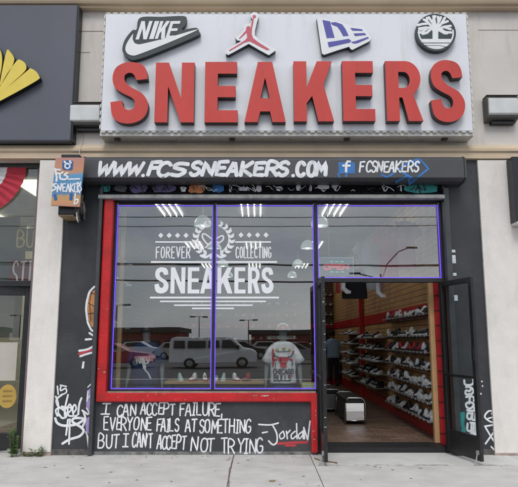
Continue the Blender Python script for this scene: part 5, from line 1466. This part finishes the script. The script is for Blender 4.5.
mb = MB(); mb.tube([(.74, -.30, .012), (.80, -.42, .010), (.88, -.50, .012), (.97, -.56, .010), (1.0, -.60, .014)], .009, 6); tag(O('loose_cord', mb, mat('rusty_cord', (.20, .13, .08), .8)), 'short rusty cord lying on the pavement by the left door leaf', 'wire')  # short cord lying loose on the pavement

# ================================================================== ACROSS THE STREET (seen mirrored in the window)
VN = T('parked_van', 'white passenger van parked across the street, mirrored in the shop window', 'van', (-2.75, -27.5, -.14))
VN.scale = (.92, 1, .86)
def vz(y): return y
vo = [(-5.65, .35), (-5.62, 1.75), (-5.5, 2.02), (-5.2, 2.10), (-2.0, 2.12), (-1.6, 2.02), (-.95, 1.36), (-.35, 1.22), (-.12, 1.08), (-.05, .85), (-.05, .42), (-.25, .34)]
mb = MB(); mb.prism(vo, -1.0, 1.0); mb.v = [(p[0], p[1] * (1 if p[2] < 1.25 else .88), p[2]) for p in mb.v]
vb = O('body', mb, M_VANWHITE, VN, local=True, bevel=.05, loc=(2.9, 0, 0))
for s in (-1, 1):
    for (a, b_, c, d) in ((-5.35, -4.65, 1.38, 1.86), (-4.5, -3.35, 1.38, 1.86), (-3.2, -2.45, 1.38, 1.86)):
        mb = MB(); mb.prism([(a, c), (b_, c), (b_ - .02, d), (a + .02, d)], s * .99, s * .87); mb.v = [(p[0], s * (1.0 - (p[2] - 1.25) * .14 + .012) if abs(p[1]) > .9 else p[1], p[2]) for p in mb.v]; O('window', mb, M_CARGLASS, VN, local=True, loc=(2.9, 0, 0))
    mb = MB(); mb.prism([(-2.3, 1.36), (-1.12, 1.36), (-1.68, 1.90), (-2.25, 1.90)], s * .99, s * .87); mb.v = [(p[0], s * (1.0 - (p[2] - 1.25) * .14 + .012) if abs(p[1]) > .9 else p[1], p[2]) for p in mb.v]; O('window', mb, M_CARGLASS, VN, local=True, loc=(2.9, 0, 0))
def wheel(parent, x, y, r_, w):
    mb = MB(); mb.lathe([(.0, -w / 2), (r_ * .6, -w / 2), (r_, -w / 2 + .02), (r_, w / 2 - .02), (r_ * .6, w / 2), (0, w / 2)], (0, 0, 0), 24)
    mb.v = [(x + p[0], y + p[2], r_ + p[1]) for p in mb.v]; o = O('wheel', mb, M_TYRE, parent, local=True)
    mb = MB(); mb.lathe([(0, -w / 2 - .012), (r_ * .5, -w / 2 - .012), (r_ * .58, -w / 2 - .002)], (0, 0, 0), 20); mb.lathe([(0, w / 2 + .012), (r_ * .5, w / 2 + .012), (r_ * .58, w / 2 + .002)], (0, 0, 0), 20)
    mb.v = [(x + p[0], y + p[2], r_ + p[1]) for p in mb.v]; O('rim', mb, M_STEEL, o, local=True)
for wx in (-4.35 + 2.9, -.95 + 2.9):
    for s in (-1, 1): wheel(VN, wx, s * .92, .36, .24)
for s in (-1, 1): mb = MB(); mb.box(2.82, 2.87, s * .7 - .14, s * .7 + .14, .78, .98); O('headlight', mb, M_LENS, VN, local=True)
for s in (-1, 1): mb = MB(); mb.box(1.55, 1.75, s * 1.0, s * 1.2, 1.30, 1.52); O('mirror', mb, M_BLACK, VN, local=True)
def car(x, y, m, lab, L_=4.4):
    cr = T('parked_car', lab, 'car', (x, y, -.14), 'cars parked across the street'); h = L_ / 2
    mb = MB(); mb.prism([(-h, .3), (-h, .85), (-h + .3, .98), (-h + .8, 1.42), (-h + 2.2, 1.46), (h - 1.3, .98), (h - .2, .85), (h, .65), (h, .3)], -.85, .85); O('body', mb, m, cr, local=True, bevel=.05)
    for s in (-1, 1): mb = MB(); mb.prism([(-h + .7, 1.0), (h - 1.5, 1.0), (-h + 2.2, 1.38), (-h + .95, 1.36)], s * .858, s * .84); O('side_window', mb, M_CARGLASS, cr, local=True)
    for wx in (-h + .8, h - .85):
        for s in (-1, 1): wheel(cr, wx, s * .78, .32, .2)
car(-8.6, -27.5, M_CARRED, 'red car parked behind the white van, mirrored in the window')
car(2.6, -33, mat('car_grey_paint', (.25, .25, .27), .3), 'grey car parked ahead of the white van, mirrored in the window')
car(7.6, -34, M_CARGLASS, 'black car parked beyond the grey car, mirrored in the window')
car(-14.5, -36, mat('car_blue_paint', (.03, .06, .2), .3), 'dark blue car parked far left, mirrored in the window')
k_ = 0
for cx_, cy_, m_, nm in ((-4.2, -46, 'car_red_paint', 'red'), (6.4, -47, 'car_white_paint', 'white'), (-10.5, -45, 'car_white_paint', 'white'), (1.2, -48, 'car_silver_paint', 'silver'), (-15.8, -47, 'car_red_paint', 'dark red'), (11.8, -49, 'car_red_paint', 'bright red'), (-12.2, -31, 'car_blue_paint', 'dark blue'), (-19, -40, 'car_silver_paint', 'silver'), (-6.5, -42, 'car_silver_paint', 'silver'), (-1.2, -41, 'car_black_paint', 'black'), (3.9, -42, 'car_red_paint', 'red'), (9.4, -40, 'car_silver_paint', 'silver'), (13.5, -33.5, 'car_white_paint', 'white'), (15.5, -43, 'car_black_paint', 'black'), (-24, -32, 'car_white_paint', 'white')):
    k_ += 1
    mm = {'car_blue_paint': (.03, .06, .2), 'car_silver_paint': (.42, .43, .44), 'car_black_paint': (.02, .02, .022), 'car_red_paint': (.32, .02, .025), 'car_white_paint': (.7, .7, .7)}[m_]
    car(cx_, cy_, mat(m_, mm, .3), f'{nm} car in the mirrored car park, {ordn[k_ - 1]} of the outer parked cars')
def lowbuilding(x0, x1, y, h, m, lab, win=8):
    bd = T('low_building', lab, 'building', ((x0 + x1) / 2, y, -.14)); mb = MB(); mb.box(x0, x1, y - 10, y, -.14, h); O('wall', mb, m, bd)
    mb = MB(); mb.box(x0 - .3, x1 + .3, y - 10.3, y + .8, h, h + .55); O('roof', mb, M_DARKROOF, bd)
    for i in range(win):
        w = (x1 - x0) / win; mb = MB(); mb.box(x0 + w * i + w * .15, x0 + w * (i + 1) - w * .15, y, y + .05, .5, h * .62); O('window', mb, M_CARGLASS, bd)
    mb = MB(); mb.box(x0 + 2, x0 + (x1 - x0) * .45, y + .06, y + .2, h * .70, h * .92); O('fascia', mb, M_TRIM, bd)
lowbuilding(-24, -9.5, -62, 2.3, M_BRICKRED, 'low red shop building across the car park, mirrored at left of the window')
lowbuilding(-1, 12, -70, 2.1, M_BRICKRED, 'low red shop building across the car park, mirrored behind the mannequin', 9)
lowbuilding(15, 60, -80, 2.8, mat('grey_building', (.2, .2, .21), .8), 'long grey building across the car park, mirrored beyond the door', 12)
lowbuilding(-70, -27, -75, 3.0, mat('tan_building', (.26, .22, .18), .8), 'long tan building far across the car park on the left', 12)
def lamp_post(x, y, h, lab, kind):
    lp = T('lamp_post', lab, 'lamp post', (x, y, -.14), 'lamp posts across the street'); mb = MB(); mb.tube([(0, 0, 0), (0, 0, h)], [.10, .06], 10); O('pole', mb, M_POLE, lp, local=True)
    if kind == 'double':
        mb = MB(); mb.tube([(-.9, 0, h), (.9, 0, h)], .04, 6); O('arm', mb, M_POLE, lp, local=True)
        for s in (-1, 1): mb = MB(); mb.box(s * .9 - .35, s * .9 + .35, -.2, .2, h - .1, h + .08); O('lamp_head', mb, M_BLACK, lp, local=True)
    else:
        for pts in ([(0, 0, h - .6), (.5, 0, h + .7), (1.3, 0, h + 1.5), (1.9, 0, h + 1.75)], [(0, 0, h - .5), (-.6, 0, h - .2), (-1.4, 0, h)]):
            mb = MB(); mb.tube(pts, .045, 8); O('arm', mb, M_POLE, lp, local=True)
            p = pts[-1]; s = 1 if p[0] > 0 else -1; mb = MB(); mb.loft([[(p[0] + s * dx, w * math.cos(a), p[2] + .05 + .07 * math.sin(a)) for a in [2 * PI * k / 10 for k in range(10)]] for dx, w in ((-.05, .05), (.15, .14), (.55, .13), (.7, .05))]); O('lamp_head', mb, M_BLACK, lp, local=True)
lamp_post(-8.8, -78, 3.9 + .9, 'double headed car park lamp mirrored above the white van', 'double')
lamp_post(-13.6, -48, 4.9, 'double headed car park lamp mirrored by the left window edge', 'double')
lamp_post(8.3, -31.5, 6.1, 'tall two armed street lamp mirrored in the transom window', 'cobra')
lamp_post(-1.4, -72, 4.2, 'double headed car park lamp mirrored right of the mullion', 'double')
for i, (z0, z1, y, lab) in enumerate(((7.0, 6.9, -15.5, 'highest overhead cable across the street, mirrored in the glass'), (6.55, 6.65, -15.7, 'second highest overhead cable across the street, mirrored in the glass'), (5.1, 4.7, -15.2, 'thick overhead cable sagging lower across the street, mirrored'), (4.95, 5.0, -15.9, 'thin overhead cable beside the thick one, mirrored in the glass'), (4.45, 4.0, -15.3, 'lowest thick overhead cable across the street, mirrored in the glass'))):
    mb = MB(); mb.tube([(-30 + 60 * k / 12, y, z0 + (z1 - z0) * k / 12 - .35 * (1 - ((k - 6) / 6) ** 2)) for k in range(13)], .035 if i in (2, 4) else .016, 6)
    tag(O('overhead_cable', mb, M_BLACK), lab, 'cable', 'overhead cables across the street')
for x, lab in ((-30, 'wooden utility pole at the left end of the overhead cables'), (30, 'wooden utility pole at the right end of the overhead cables')):
    up_ = T('utility_pole', lab, 'utility pole', (x, -15.5, -.14)); mb = MB(); mb.tube([(x, -15.5, -.14), (x, -15.5, 8.5)], [.17, .12], 10); O('pole', mb, mat('weathered_pole', (.14, .10, .07), .9), up_)
    mb = MB(); mb.box(x - .06, x + .06, -16.6, -14.4, 6.9, 7.05); O('crossarm', mb, MATS['weathered_pole'], up_)
